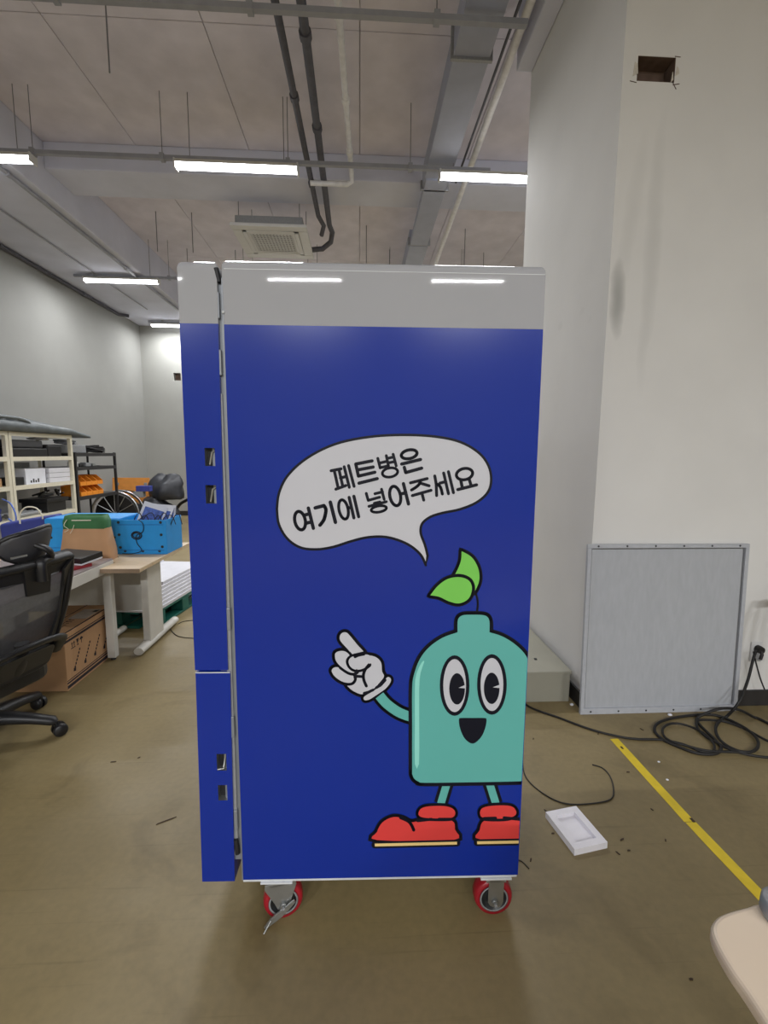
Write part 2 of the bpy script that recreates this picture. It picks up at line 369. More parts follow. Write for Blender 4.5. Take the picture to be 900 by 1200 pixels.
def tpipe(name, label, pts, r, m, cat='pipe', joints=(), n=10, jm=None):
    o = MB().tube(pts, r, m, n).build(name); tag(o, label, cat)
    P = [Vector(p) for p in pts]
    for t in joints:
        a, b = P[0], P[1]; d = (b-a).normalized(); c = a + (b-a)*t
        MB().tube([c-d*.03, c+d*.03], r*1.35, jm or m, n).build('coupling', o)
    return o
zp = 4.5
def P2(x0, y0, x1, y1, z, ext=-5.0):
    a = oz(x0, y0, z); b = oz(x1, y1, z); return a + (b-a)*(-1.5), b
a, b = P2(322, 0, 373, 253, zp)
tpipe('refrigerant_pipe', 'dark ceiling pipe, left of the two running to the cassette', [a, b, b+Vector((.06, .12, -.06)), b+Vector((.02, .25, -.12))], .029, 'pipe_dark', joints=(.72, .9))
a, b = P2(355, 18, 386, 264, zp)
tpipe('refrigerant_pipe', 'dark ceiling pipe, right of the two, with pale elbow at its end', [a, b, b+Vector((.03, .15, -.02)), b+Vector((.0, .3, -.08)), b+Vector((-.12, .38, -.14)), b+Vector((-.3, .38, -.16))], .034, 'pipe_dark', joints=(.55, .62, .75))
a, b = P2(396, 0, 412, 205, zp)
tpipe('white_conduit', 'white conduit on the ceiling ending in an elbow', [a, b, b+Vector((0, .03, -.05)), b+Vector((-.05, .05, -.07)), b+Vector((-.45, .05, -.07))], .026, 'pipe_white', 'conduit', joints=(.62, .78, .92))
a, b = P2(536, 238, 512, 304, zp)
tpipe('white_drain_pipe', 'pale pipe running away just above the white top right of centre', [oz(536, 238, zp)-(b-oz(536, 238, zp))*4.2, oz(536, 238, zp)+(b-oz(536, 238, zp))*2.4], .032, 'pipe_white')
tpipe('thin_conduit', 'thin dark conduit near the right wall block', [(1.05, -2, 4.45), (1.05, 5.4, 4.45)], .011, 'pipe_dark', 'conduit')
tpipe('thin_conduit', 'thin conduit under the left ceiling beam', [(-4.25, -2, 4.335), (-4.25, 9.9, 4.335)], .010, 'conduit', 'conduit')
tpipe('wall_conduit', 'dark conduit along the top of the left wall', [(-4.955, -2, 4.31), (-4.955, 10.2, 4.31), (-4.80, 10.3, 4.31)], .03, 'pipe_dark', 'conduit', joints=(.63, .74, .9))
tpipe('beam_edge_conduit', 'pale pipe along the inner edge of the left ceiling beam', [(-3.58, -2, 4.32), (-3.62, 10.2, 4.32)], .022, 'conduit', 'pipe', joints=(.6, .8))
for k, yy in enumerate((7.6, 8.6, 9.4)):
    pass
b = MB()
for (x, y) in ((-2.9, 7.2), (-2.4, 7.2), (-2.9, 8.4), (-2.1, 8.4), (.1, 7.4), (.5, 8.2), (1.6, 7.4), (2.1, 8.2), (-3.2, 4.3), (-1.9, 4.0)): b.tube([(x, y, 4.36), (x, y, H)], .006, 'rod', 6)
o = b.build('ceiling_hanger'); o['kind'] = 'stuff'; tag(o, 'thin threaded hanger rods dropping from the slab', 'hangers')
# air duct
d = thing('air_duct', 'long rectangular grey air duct running away under the ceiling', 'duct', (.815, 0, 4.375))
yj = [-4.4, -2.2, 0, 1.8, 3.72, 5.40]; 
for i in range(len(yj)-1): box('duct_section', (-.135, yj[i]+.012, 0), (.135, yj[i+1]-.012, .2), 'duct_metal', d, bev=.004)
box('duct_section', (-.12, 5.2+.01, -.02), (.12, 6.72, .06), 'duct_metal', d, bev=.004)
for y in yj[1:] + [6.73]: box('flange', (-.155, y-.014, -.02), (.155, y+.014, .08 if y > 5 else .22), 'galvanised', d, bev=.003)
box('duct_section', (-.13, 6.76, -.02), (.13, 10.2, .2), 'duct_metal', d, bev=.004)
# cassette
t = thing('ceiling_air_conditioner', 'square white four-way air conditioner cassette with a grille', 'air conditioner', (-1.14, 6.68, 4.3), 0)
b = MB(); s = .475
b.box((-s, -s, 0), (s, -s+.12, .04), 'white_plastic').box((-s, s-.12, 0), (s, s, .04), 'white_plastic').box((-s, -s+.12, 0), (-s+.12, s-.12, .04), 'white_plastic').box((s-.12, -s+.12, 0), (s, s-.12, .04), 'white_plastic')
b.build('fascia', t, .008)
for k in range(4):
    R = Matrix.Rotation(k*PI/2, 4, 'Z'); MB().box((-.3, -.352, -.004), (.3, -.305, .01), 'white_plastic', R).build('air_vane', t, .003)
g = MB(); g.box((-.3, -.3, .03), (.3, .3, .035), 'hub_black')
for k in range(15):
    x = -.3+.6*k/14; g.box((x-.008, -.3, .006), (x+.008, .3, .022), 'white_plastic'); g.box((-.3, x-.008, .002), (.3, x+.008, .008), 'white_plastic')
g.build('intake_grille', t)
MB().box((-.30, -.30, 0), (.30, -.27, .02), 'white_plastic').box((-.30, .27, 0), (.30, .30, .02), 'white_plastic').box((-.30, -.27, 0), (-.27, .27, .02), 'white_plastic').box((.27, -.27, 0), (.30, .27, .02), 'white_plastic').build('grille_frame', t, .003)
box('inner_body', (-.42, -.42, .04), (.42, .42, .15), 'galvanised', t, bev=.01)
b = MB()
for sx in (-.38, .38):
    for sy in (-.38, .38): b.tube([(sx, sy, .15), (sx, sy, .6)], .005, 'rod', 6)
b.pieces('hanger_rod', t)

# ---------------- the vending-style cabinet ----------------
A0 = Vector((-.366, 1.322, 0)); B0 = Vector((.513, 1.300, 0)); SD = (B0-A0).normalized(); ang = math.atan2(SD.y, SD.x)
ND = Vector((SD.y, -SD.x, 0))                                  # towards the viewer
def fp(x, y):                                                   # where a point of the printed face lies, in the cabinet's own (s, z)
    dd = ray(x, y); P = CAM + dd*((A0-CAM).dot(ND)/dd.dot(ND)); return ((P-A0).dot(SD), P.z)
mc = thing('collection_machine', 'tall blue cabinet with white top band and cartoon bottle print, on red castors', 'machine', A0, ang)
W = .872; Hm = 2.013; ZB = .16; DP = .74
ZW = fp(450, 383)[1]
def rounded_rect_shell(b, s0, s1, z0, z1, y0, y1, m_low, m_top, zsplit, r=.022, roof=.03):
    pass
def cabinet_shell(name, s0, s1, z0, z1, zsplit, holes=(), r=.018, parent=mc, s0b=None, s1b=None, m_side=None):
    """box open to nothing: blue below zsplit, white above, round top corners, slots cut in the near face"""
    b = MB(); s0b = s0 if s0b is None else s0b; s1b = s1 if s1b is None else s1b
    L = lambda z: s0b + (s0-s0b)*(z-z0)/(z1-z0); Rr = lambda z: s1b + (s1-s1b)*(z-z0)/(z1-z0)
    hs = sorted(holes, key=lambda h: h[1]); zs = [z0]
    def quad(a, c, e, g, m): b.add([a, c, e, g], [(0, 1, 2, 3)], m)
    def band(za, zb, m):
        quad((L(za), 0, za), (Rr(za), 0, za), (Rr(zb), 0, zb), (L(zb), 0, zb), m)
    z = z0; top = z1 - .024
    for (h0, hz0, h1, hz1) in hs:
        band(z, hz0, 'vinyl_blue')
        quad((L(hz0), 0, hz0), (h0, 0, hz0), (h0, 0, hz1), (L(hz1), 0, hz1), 'vinyl_blue')
        quad((h1, 0, hz0), (Rr(hz0), 0, hz0), (Rr(hz1), 0, hz1), (h1, 0, hz1), 'vinyl_blue')
        # recess with pale cut edges
        dpt = .022
        for A, B in (((h0, hz0), (h1, hz0)), ((h1, hz0), (h1, hz1)), ((h1, hz1), (h0, hz1)), ((h0, hz1), (h0, hz0))):
            quad((A[0], 0, A[1]), (B[0], 0, B[1]), (B[0], dpt, B[1]), (A[0], dpt, A[1]), 'steel')
        quad((h0, dpt, hz0), (h1, dpt, hz0), (h1, dpt, hz1), (h0, dpt, hz1), 'slot_dark')
        z = hz1
    band(z, zsplit or z1, 'vinyl_blue'); z = zsplit
    if not zsplit: top = z1
    if zsplit:
        band(z, top, 'paint_white')
        # rounded top: front edge roll of radius ~.022 with small corner radius
        R_ = .02; cr = .014; prev = None; rings = []
        for k in range(7):
            a = PI/2*k/6; yy = R_*(1-math.cos(a)); zz = top + (z1-top)*math.sin(a)
            ins = cr*(1-math.cos(a))**1.0
            rings.append([(L(top)+ins, yy, zz), (Rr(top)-ins, yy, zz)])
        for k in range(6):
            A, B = rings[k]; D_, E_ = rings[k+1]; b.add([A, B, E_, D_], [(0, 1, 2, 3)], 'paint_white')
        ls = [rg[0] for rg in rings]; rs_ = [rg[1] for rg in rings]
        lb = [(p[0], DP, p[2]) for p in ls]; rb = [(p[0], DP, p[2]) for p in rs_]
        for k in range(6):
            b.add([ls[k], ls[k+1], lb[k+1], lb[k]], [(0, 1, 2, 3)], 'paint_white', True); b.add([rs_[k], rb[k], rb[k+1], rs_[k+1]], [(0, 1, 2, 3)], 'paint_white', True)
        quad(ls[6], rs_[6], rb[6], lb[6], 'paint_white')
        b.add(lb+list(reversed(rb)), [tuple(range(14))], 'paint_white')
        quad((L(zsplit), 0, zsplit), (L(top), 0, top), (L(top), DP, top), (L(zsplit), DP, zsplit), 'paint_white')
        quad((Rr(zsplit), 0, zsplit), (Rr(top), 0, top), (Rr(top), DP, top), (Rr(zsplit), DP, zsplit), 'paint_white')
        quad((L(zsplit), DP, zsplit), (Rr(zsplit), DP, zsplit), (Rr(top), DP, top), (L(top), DP, top), 'paint_white')
        zt = zsplit
    else:
        zt = z1; quad((L(z1), 0, z1), (Rr(z1), 0, z1), (Rr(z1), DP, z1), (L(z1), DP, z1), 'vinyl_blue')
    quad((L(z0), 0, z0), (L(zt), 0, zt), (L(zt), DP, zt), (L(z0), DP, z0), 'vinyl_blue')
    quad((Rr(z0), 0, z0), (Rr(zt), 0, zt), (Rr(zt), DP, zt), (Rr(z0), DP, z0), 'vinyl_blue')
    quad((L(z0), DP, z0), (Rr(z0), DP, z0), (Rr(zt), DP, zt), (L(zt), DP, zt), 'vinyl_blue')
    quad((L(z0), 0, z0), (Rr(z0), 0, z0), (Rr(z0), DP, z0), (L(z0), DP, z0), 'cut_edge')
    o = b.build(name, parent, fix=False); bm = bmesh.new(); bm.from_mesh(o.data); bmesh.ops.remove_doubles(bm, verts=bm.verts, dist=1e-5); bmesh.ops.recalc_face_normals(bm, faces=bm.faces); bm.to_mesh(o.data); bm.free()
    return o
def hl(x0, y0, x1, y1): p = fp(x0, y1); q = fp(x1, y0); return (p[0], p[1], q[0], q[1])
body = cabinet_shell('cabinet_body', -.002, W, ZB, Hm, ZW, s1b=W+.004, s0b=0)
box('top_seam', (.004, -.0008, Hm-.0265), (W-.002, .001, Hm-.025), 'cut_edge', mc)
box('bottom_lip', (.0, -.001, ZB-.006), (W, .03, ZB), 'cut_edge', mc, label='bare metal lip under the cabinet')
box('edge_strip', (-.0035, -.001, ZB), (-.0005, .004, Hm-.05), 'seal', mc, label='grey raw edge beside the door gap')
u0, u1 = fp(207, 305)[0], fp(253.5, 305)[0]; l0, l1 = fp(237, 1033)[0], fp(275, 1033)[0]
um0, um1 = fp(228.5, 785)[0], fp(267, 785)[0]; zm = fp(248, 786.5)[1]
ud = cabinet_shell('upper_door', u0, u1, zm+.003, Hm-.004, fp(235, 379)[1], [hl(240.5, 525, 251.5, 546), hl(241.5, 568.5, 253, 590)], s0b=um0, s1b=um1)
ld = cabinet_shell('lower_door', fp(229, 787)[0], fp(269.5, 787)[0], ZB-.004, zm-.004, None, [hl(254.5, 883.5, 265, 903), hl(256, 920, 266, 938)], s0b=l0, s1b=l1)
MB().box((fp(229, 787)[0], -.001, zm-.006), (fp(269.5, 787)[0], .002, zm-.0035), 'cut_edge').build('door_edge', ld, label='thin bright top edge')
hk = MB(); 
for h in (hl(241, 525, 251, 546), hl(242, 568.5, 252.5, 590)): hk.tube([(h[0]+.008, .012, h[1]+.004), (h[0]+.016, .01, h[3]-.012), (h[2]-.001, .008, h[3]-.006)], .0035, 'steel', 6)
hk.pieces('latch_hook', ud, label='bright steel latch in the slot')
hk = MB()
for h in (hl(254.5, 883.5, 265, 903),): hk.tube([(h[0]+.002, -.002, h[1]+.005), (h[0]+.02, .004, h[1]+.004), (h[2]-.004, .008, h[3]-.004)], .0035, 'steel', 6)
hk.pieces('latch_hook', ld, label='bright steel latch in the slot')
# inner frame in the gap between doors and body
fr = MB(); fr.box((-.05, .012, ZB+.06), (-.003, .06, Hm-.06), 'seal').box((-.03, .006, ZB+.08), (-.014, .014, Hm-.35), 'galvanised')
fr.build('inner_frame', mc, .002)
hb = MB()
for zz in (1.86, 1.71, .98, .64, .33): hb.box((-.024, .001, zz), (-.012, .02, zz+.07), 'seal')
hb.pieces('hinge', mc, .003)
gs = MB(); gs.tube([fr_ for fr_ in [(-.012, .006, 1.955), (-.018, .005, 1.99)]], .007, 'slot_dark', 8); gs.tube([(-.016, .004, .25), (-.02, .004, .3)], .008, 'slot_dark', 8); gs.pieces('rubber_buffer', mc)
MB().lathe([(0, 0), (.004, 0), (.003, .004), (0, .005)], 'cut_edge', 10, 'y', (-.001, -.004, fp(258, 366)[1])).build('screw_head', mc)
# castors
def fork_caster(s, y, swivel, brake, name='castor'):
    t = bpy.data.objects.new(name, None); C.objects.link(t); t.parent = mc; t.location = (s, y, 0); t.empty_display_size = .05
    R = .0635; Rz = Matrix.Rotation(swivel, 4, 'Z'); RzT = Matrix.Translation((0, 0, R)) @ Rz
    off = .0 if not brake else .012
    prof = [(R-.018, -.022), (R-.006, -.024), (R-.001, -.014), (R, 0), (R-.001, .014), (R-.006, .024), (R-.018, .022)]
    T = Matrix.Rotation(swivel, 4, 'Z')
    b = MB(); b.lathe(prof + [prof[0]], 'red_poly', 40, 'y', (off, 0, R), M4=T); w_ = b.build('wheel', t, label='red polyurethane tyre')
    b = MB(); b.lathe([(R-.018, -.021), (R-.019, -.025), (R-.024, -.025), (R-.026, -.014), (.018, -.012), (.018, -.026), (0, -.026)], 'hub_black', 32, 'y', (off, 0, R), M4=T, cap=False)
    b.lathe([(R-.018, .021), (R-.019, .025), (R-.024, .025), (R-.026, .014), (.018, .012), (.018, .026), (0, .026)], 'hub_black', 32, 'y', (off, 0, R), M4=T, cap=False)
    b.build('hub', t)
    b = MB(); b.lathe([(R-.0185, -.0255), (R-.0165, -.0262), (R-.0215, -.0262), (R-.0225, -.0255)], 'galvanised', 40, 'y', (off, 0, R), M4=T, cap=False).build('rim_ring', t, label='pale rim ring')
    b = MB()
    if brake:
        poly = [(-.05, .145), (.045, .145), (.048, .13), (.03, .075), (.014, R-.014), (-.012, R-.014), (-.022, R+.01), (-.052, .128)]
    else:
        poly = [(-.02, .15), (.028, .15), (.028, R+.0), (.024, R-.014), (.012, R-.022), (0, R-.022), (-.014, R-.016), (-.022, R-.004), (-.022, R+.02)]
    for sgn in (-1, 1): b.prism(poly, sgn*.031, sgn*.035, 'steel', lambda u, v, d: tuple(T @ Vector((u+off*.5, d, v))))
    b.box((-.03, -.035, .132), (.035, .035, .14), 'steel', T).build('fork', t, .0015)
    b = MB(); b.box((-.05, -.042, .148), (.05, .042, .154), 'cut_edge').build('mounting_plate', t, .001)
    b = MB(); b.lathe([(.011, -.044), (.011, -.036), (0, -.036)], 'steel', 6, 'y', (off, 0, R), M4=T).lathe([(.005, -.05), (.005, -.0435), (0, -.0435)], 'galvanised', 10, 'y', (off, 0, R), M4=T)
    b.build('axle_bolt', t); MB().lathe([(.03, .141), (.03, .1475), (.026, .1475)], 'steel', 20, 'z').build('swivel_ring', t)
    if brake:
        b = MB(); b.prism([(-.03, R-.03), (.0, R-.01), (.045, R+.02), (.05, R+.012), (.008, R-.03), (-.045, R-.062), (-.05, R-.056)], -.046, -.040, 'steel', lambda u, v, d: tuple(T @ Vector((u, d, v))))
        b.tube([tuple(T @ Vector((-.028, -.05, R-.03))), tuple(T @ Vector((-.05, -.062, .006)))], .003, 'steel', 6)
        b.build('brake_lever', t, .001)
    return t
fork_caster(.105, .035, math.radians(12), True)
fork_caster(.805, .035, 0, False)
fork_caster(.105, DP-.06, math.radians(12), True)
fork_caster(.805, DP-.06, 0, False)
MB().box((.01, .006, ZB-.006), (.16, .09, ZB-.0005), 'cut_edge').build('caster_pad', mc, .001)
MB().box((.755, .006, ZB-.006), (W-.002, .09, ZB-.0005), 'cut_edge').build('caster_pad', mc, .001)

# -------- print on the cabinet side: flat vinyl shapes on the face itself --------
from mathutils.geometry import tessellate_polygon
WMAX = W + .001
def clipR(poly):                                               # cut a convex polygon at the cabinet's right edge
    out = []; n = len(poly)
    for i in range(n):
        a, b = poly[i], poly[(i+1) % n]; ia, ib = a[0] <= WMAX, b[0] <= WMAX
        if ia: out.append(a)
        if ia != ib: t = (WMAX-a[0])/(b[0]-a[0]); out.append((WMAX, a[1]+t*(b[1]-a[1])))
    return out
class Art:
    def __init__(s, cx, cy, k): s.cx, s.cy, s.k = cx, cy, k; s.b = MB()
    def to(s, p): return fp(s.cx + p[0]/s.k, s.cy + p[1]/s.k)
    def _tri(s, poly, lay, m):
        poly = clipR(poly)
        if len(poly) < 3: return
        s.b.add([(u, -.0004-.00025*lay, v) for u, v in poly], [tuple(range(len(poly)))], m)
    def fill(s, pts, m, lay, sm=5, closed=True):
        P = smooth_path([(x, y) for x, y in pts], sm, True) if sm else [Vector(p) for p in pts]
        P = [p for i, p in enumerate(P) if (p - P[i-1]).length > .4]
        Q = [s.to(p) for p in P]
        for t in tessellate_polygon([[Vector((u, v, 0)) for u, v in Q]]): s._tri([Q[i] for i in t], lay, m)
    def stroke(s, pts, wd, m, lay, sm=5, closed=False, caps=True):
        P = smooth_path([(x, y) for x, y in pts], sm, closed) if sm else [Vector((x, y)) for x, y in pts]
        if closed: P = P + [P[0]]
        P = [p for i, p in enumerate(P) if i == 0 or (Vector(p[:2])-Vector(P[i-1][:2])).length > .05]
        h = wd/2; n = len(P); V = [Vector(p[:2]) for p in P]; off = []
        for i in range(n):
            d0 = (V[i]-V[i-1]) if i else ((V[0]-V[-2]) if closed else (V[1]-V[0])); d1 = (V[i+1]-V[i]) if i < n-1 else ((V[1]-V[0]) if closed else d0)
            d0 = d0.normalized(); d1 = d1.normalized(); t = d0+d1; t = t.normalized() if t.length > .3 else d1
            nr = Vector((-t.y, t.x)); c_ = max(.75, abs(nr.dot(Vector((-d1.y, d1.x))))); off.append(nr*(h/c_))
        for i in range(n-1): s._tri([s.to(V[i]-off[i]), s.to(V[i+1]-off[i+1]), s.to(V[i+1]+off[i+1]), s.to(V[i]+off[i])], lay, m)
        N_ = 10
        rng = range(n) if (caps or closed) and m == 'ink' else ()
        for i in rng:
            c = P[i]; s._tri([s.to((c[0]+h*math.cos(2*PI*k/N_), c[1]+h*math.sin(2*PI*k/N_))) for k in range(N_)], lay+.02, m)
    def ell(s, c, rx, ry, rot=0, n=36):
        ca, sa = math.cos(math.radians(rot)), math.sin(math.radians(rot))
        return [(c[0]+rx*math.cos(2*PI*k/n)*ca-ry*math.sin(2*PI*k/n)*sa, c[1]+rx*math.cos(2*PI*k/n)*sa+ry*math.sin(2*PI*k/n)*ca) for k in range(n)]
    def done(s, name, parent, label=None):
        o = s.b.build(name, parent, fix=False, label=label); me = o.data
        for pl in me.polygons: pass
        bm = bmesh.new(); bm.from_mesh(me)
        for f in bm.faces:
            f.normal_update()
            if f.normal.y > 0: f.normal_flip()
        bm.to_mesh(me); bm.free(); return o
# speech bubble (from a 3.103x enlargement at 310,490)
a = Art(310, 490, 3.103)
bub = [(45,330),(53,272),(85,208),(155,145),(255,95),(375,69),(500,61),(620,67),(712,87),(780,127),(815,175),(824,228),(810,272),(768,308),(708,332),(650,344),(603,359),(573,384),(568,418),(583,460),(593,500)]
bub2 = [(586,534),(568,497),(530,464),(482,442),(430,431),(370,434),(310,449),(250,468),(190,477),(130,470),(82,437),(52,385)]
P = [tuple(p) for p in smooth_path(bub, 5)]; P2_ = [tuple(p) for p in smooth_path(bub2 + [bub[0]], 5)][:-1]
P2_[0] = bub2[0]
a.fill(P+P2_, 'p_white', 0, 0); a.stroke(P+P2_+[P[0]], 9.5, 'ink', 1, 0)
bubble = a.done('speech_bubble', mc, 'light grey speech bubble with dark outline')
def letter(cx, cy, k, strokes, wd, arcs=()):
    a = Art(cx, cy, k)
    for st in strokes: a.stroke(st, wd*1.28, 'ink', 2, 5 if len(st) > 3 else 0)
    for (c, rx, ry, rot) in arcs: a.stroke(a.ell(c, rx, ry, rot, 28), wd*1.22, 'ink', 2, 0, True)
    a.done('letter', bubble)
LA = (380, 515, 7.5)
letter(*LA, [[(60,275),(148,258)],[(88,272),(122,425)],[(130,268),(162,408)],[(102,437),(190,405)],[(142,338),(190,326)],[(175,240),(220,420)],[(214,230),(262,412)]], 21)
letter(*LA, [[(420,188),(277,216)],[(277,216),(300,322)],[(290,268),(430,242)],[(300,322),(445,288)],[(305,384),(466,344)]], 23)
letter(*LA, [[(470,166),(492,250)],[(545,142),(564,232)],[(482,208),(552,192)],[(490,248),(564,232)],[(605,130),(632,232)],[(556,166),(610,154)],[(562,206),(620,194)]], 20, [((578,290),68,40,-10)])
letter(*LA, [[(680,216),(846,176)],[(703,245),(716,291)],[(716,291),(856,252)]], 23, [((746,130),70,38,-12)])
LB_ = (335, 565, 7.5)
letter(*LB_, [[(198,228),(242,405)],[(162,290),(206,278)],[(180,360),(224,350)]], 24, [((125,338),46,82,-12)])
letter(*LB_, [[(258,226),(335,206)],[(335,206),(352,240),(346,290),(332,335),(300,378)],[(391,176),(436,353)]], 25)
letter(*LB_, [[(546,228),(575,221)],[(556,134),(598,314)],[(598,124),(640,304)]], 22, [((507,240),40,86,-12)])
LC = (425, 540, 6.43)
letter(*LC, [[(27,245),(42,298)],[(42,298),(128,274)],[(92,248),(150,234)],[(142,214),(162,290)],[(88,320),(130,310)],[(47,343),(178,308)]], 17, [((122,363),58,23,-10)])
letter(*LC, [[(285,250),(318,243)],[(307,172),(345,325)]], 20, [((245,265),40,74,-12)])
letter(*LC, [[(360,166),(486,134)],[(436,150),(424,178),(400,200),(368,220)],[(434,168),(500,188)],[(374,262),(515,222)],[(446,242),(460,296)]], 18)
letter(*LC, [[(543,114),(554,175),(557,262)],[(560,175),(580,190),(592,215),(600,250)],[(582,168),(622,158)],[(610,92),(646,248)],[(646,82),(684,240)]], 18)
letter(*LC, [[(740,152),(750,200)],[(802,138),(816,184)],[(716,217),(858,181)]], 19, [((767,100),62,42,-12)])
# cartoon bottle (3.16x enlargement at 370,630)
G = (370, 630, 3.16)
a = Art(*G)
bodyp = [(525,350),(525,312),(532,294),(550,286),(583,285),(615,286),(634,292),(643,310),(643,350),(692,366),(742,398),(780,440),(800,500),(803,560),(799,700),(793,850),(790,872),(780,890),(764,899),(740,902),(580,905),(405,907),(382,903),(366,893),(358,877),(357,855),(357,700),(357,560),(363,510),(385,450),(420,405),(470,370)]
def dense(p, corner):                                           # keep corners crisp
    out = []
    for i, q in enumerate(p): out += [q, q] if i in corner else [q]
    return out
bp = [tuple(v) for v in smooth_path(bodyp[:9], 3)][:-1] + [tuple(v) for v in smooth_path(bodyp[8:] + [bodyp[0]], 4)][:-1]
arm = [(236,584),(262,614),(300,642),(330,656),(356,664)]
a.stroke(arm, 60, 'ink', 0, 5); a.stroke(arm, 36, 'p_teal', 1.5, 5, caps=False)
for lg in (((487,905),(463,985)), ((642,905),(667,985))): a.stroke(lg, 52, 'ink', 0, 0, caps=False); a.stroke(lg, 28, 'p_teal', 1, 0, caps=False)
a.stroke(bp, 27, 'ink', 2, 0, True); a.fill(bp, 'p_teal', 3, 0)
a.fill([(392,462),(402,458),(388,500),(383,560),(383,700),(382,838),(367,838),(367,700),(367,560),(372,505)], 'p_teal_l', 4, 2)
fig = a.done('printed_bottle', mc, 'teal cartoon bottle with arm and legs')
a = Art(*G)
a.fill([(530,672),(540,667),(580,667),(622,667),(632,672),(628,702),(612,738),(582,762),(552,744),(534,705)], 'ink', 4, 4); a.done('mouth', fig)
for c, pc, nt in (((514,547),(523,559),[(528,555),(556,543),(553,557)]), ((652,543),(651,557),[(655,553),(684,542),(680,556)])):
    a = Art(*G); a.fill(a.ell(c, 55, 112), 'ink', 4, 0); a.fill(a.ell(c, 42, 98), 'p_white', 5, 0); a.fill(a.ell(pc, 29, 58), 'ink', 6, 0); a.fill(nt, 'p_white', 7, 0); a.done('eye', fig)
a = Art(*G); a.stroke([(588,196),(598,225),(600,250),(596,280)], 8, 'ink', 1); a.done('stem', fig)
a = Art(*G); lf = [tuple(v) for v in smooth_path([(540,50),(577,72),(600,110),(606,150),(598,180),(582,204),(560,190),(530,160),(512,142)], 4)] + [tuple(v) for v in smooth_path([(512,142),(528,112),(538,82),(540,50)], 4)][1:-1]
a.stroke(lf, 24, 'ink', 2, 0, True); a.fill(lf, 'p_green', 3, 0); a.done('leaf', fig)
a = Art(*G); lf = [tuple(v) for v in smooth_path([(424,213),(452,178),(490,152),(535,146),(568,160),(578,190),(565,226),(530,243),(492,235),(458,219),(424,213)], 4)][:-1]
a.stroke(lf, 24, 'ink', 4, 0, True); a.fill(lf, 'p_green', 5, 0); a.done('leaf', fig)
# glove (7.5x enlargement at 380,730)
G2 = (380, 730, 7.5); a = Art(*G2); k1 = 26
cuff = [(345,660),(362,638),(430,598),(500,545),(540,490),(562,474),(584,488),(582,520),(545,570),(500,605),(440,645),(395,672),(358,678)]
palm = [(300,290),(400,285),(462,305),(500,350),(508,425),(525,470),(480,530),(430,580),(340,625),(270,605),(220,570),(195,530),(200,440),(240,330)]
f2 = [(95,300),(100,262),(140,245),(190,252),(228,292),(225,340),(245,385),(285,415),(262,436),(215,428),(150,385),(108,340)]
f3 = [(65,420),(85,392),(130,390),(180,420),(240,450),(262,485),(245,518),(205,525),(150,510),(92,468)]
f1 = [(270,300),(205,228),(145,160),(136,120),(155,88),(190,82),(220,105),(290,190),(355,268),(320,320)]
th = [(355,275),(300,285),(240,298),(214,332),(225,375),(262,405),(310,408),(355,392),(390,365),(430,330),(400,285)]
for sh in (palm, cuff, f1, f2, f3): a.stroke(sh, 56 if sh is not cuff else 50, 'ink', 1, 4, True)
a.fill(palm, 'p_white', 2, 4); a.fill(cuff, 'p_white', 2.4, 4); a.fill(f1, 'p_white', 2.4, 4); 
a.stroke(f3[3:9], 50, 'ink', 2.8, 4); a.fill(f3, 'p_white', 3, 4); a.stroke(f2[3:11], 50, 'ink', 3.4, 4); a.fill(f2, 'p_white', 3.6, 4)
a.stroke([(355,270),(300,283),(240,300),(213,332),(225,375),(262,405),(310,408),(355,392),(392,366)], 46, 'ink', 3.8, 4)
a.fill(th, 'p_white', 4.2, 4)
a.stroke([(350,272),(300,283),(270,296)], 25, 'ink', 4.5, 4)
a.stroke([(392,366),(362,405),(345,450),(348,500),(370,552)], 26, 'ink', 4.6, 4); a.stroke([(280,466),(335,470)], 25, 'ink', 4.6, 0); a.stroke([(285,415),(272,440),(268,480)], 22, 'ink', 4.6, 0)
a.stroke([(350,616),(390,605),(430,586)], 24, 'ink', 4.6, 0); a.stroke([(458,566),(495,545),(535,500)], 25, 'ink', 4.6, 0)
a.done('glove', fig, 'grey-white pointing glove')
G3 = (425, 900, 4.5)
for s_ in (0, 1):
    a = Art(*G3)
    if s_ == 0:
        bd = [(76,378),(76,335),(104,285),(160,257),(212,264),(255,284),(300,276),(365,270),(470,276),(486,322),(478,378)]; cf = [(294,238),(308,212),(350,200),(430,199),(474,212),(488,236),(474,258),(430,264),(345,262),(305,255)]; so = [(64,404),(497,394)]
        toe = [(200,260),(240,278),(258,300),(269,325)]; an = [[(290,276),(362,268)],[(402,268),(478,268)]]
    else:
        bd = [(622,375),(617,325),(640,276),(720,266),(780,272),(850,275),(960,260),(990,370)]; cf = [(619,240),(633,208),(700,196),(780,199),(808,225),(800,250),(745,264),(642,262)]; so = [(603,392),(930,386)]
        toe = [(850,282),(838,295),(833,315)]; an = [[(640,264),(700,262)],[(745,260),(840,270)]]
    a.stroke(so, 36, 'ink', 3, 0); a.stroke(bd, 34, 'ink', 3.2, 4, True); a.stroke(cf, 30, 'ink', 4.2, 4, True)
    a.fill(bd, 'p_red', 4, 4); a.stroke(so, 36, 'ink', 4.1, 0); a.stroke(so, 15, 'p_cream', 5, 0, caps=False); a.fill(cf, 'p_red', 4.4, 4)
    a.stroke(toe, 17, 'ink', 5, 4)
    for q in an: a.stroke(q, 16, 'ink', 5, 0)
    a.done('shoe', fig, 'red shoe with cream sole')

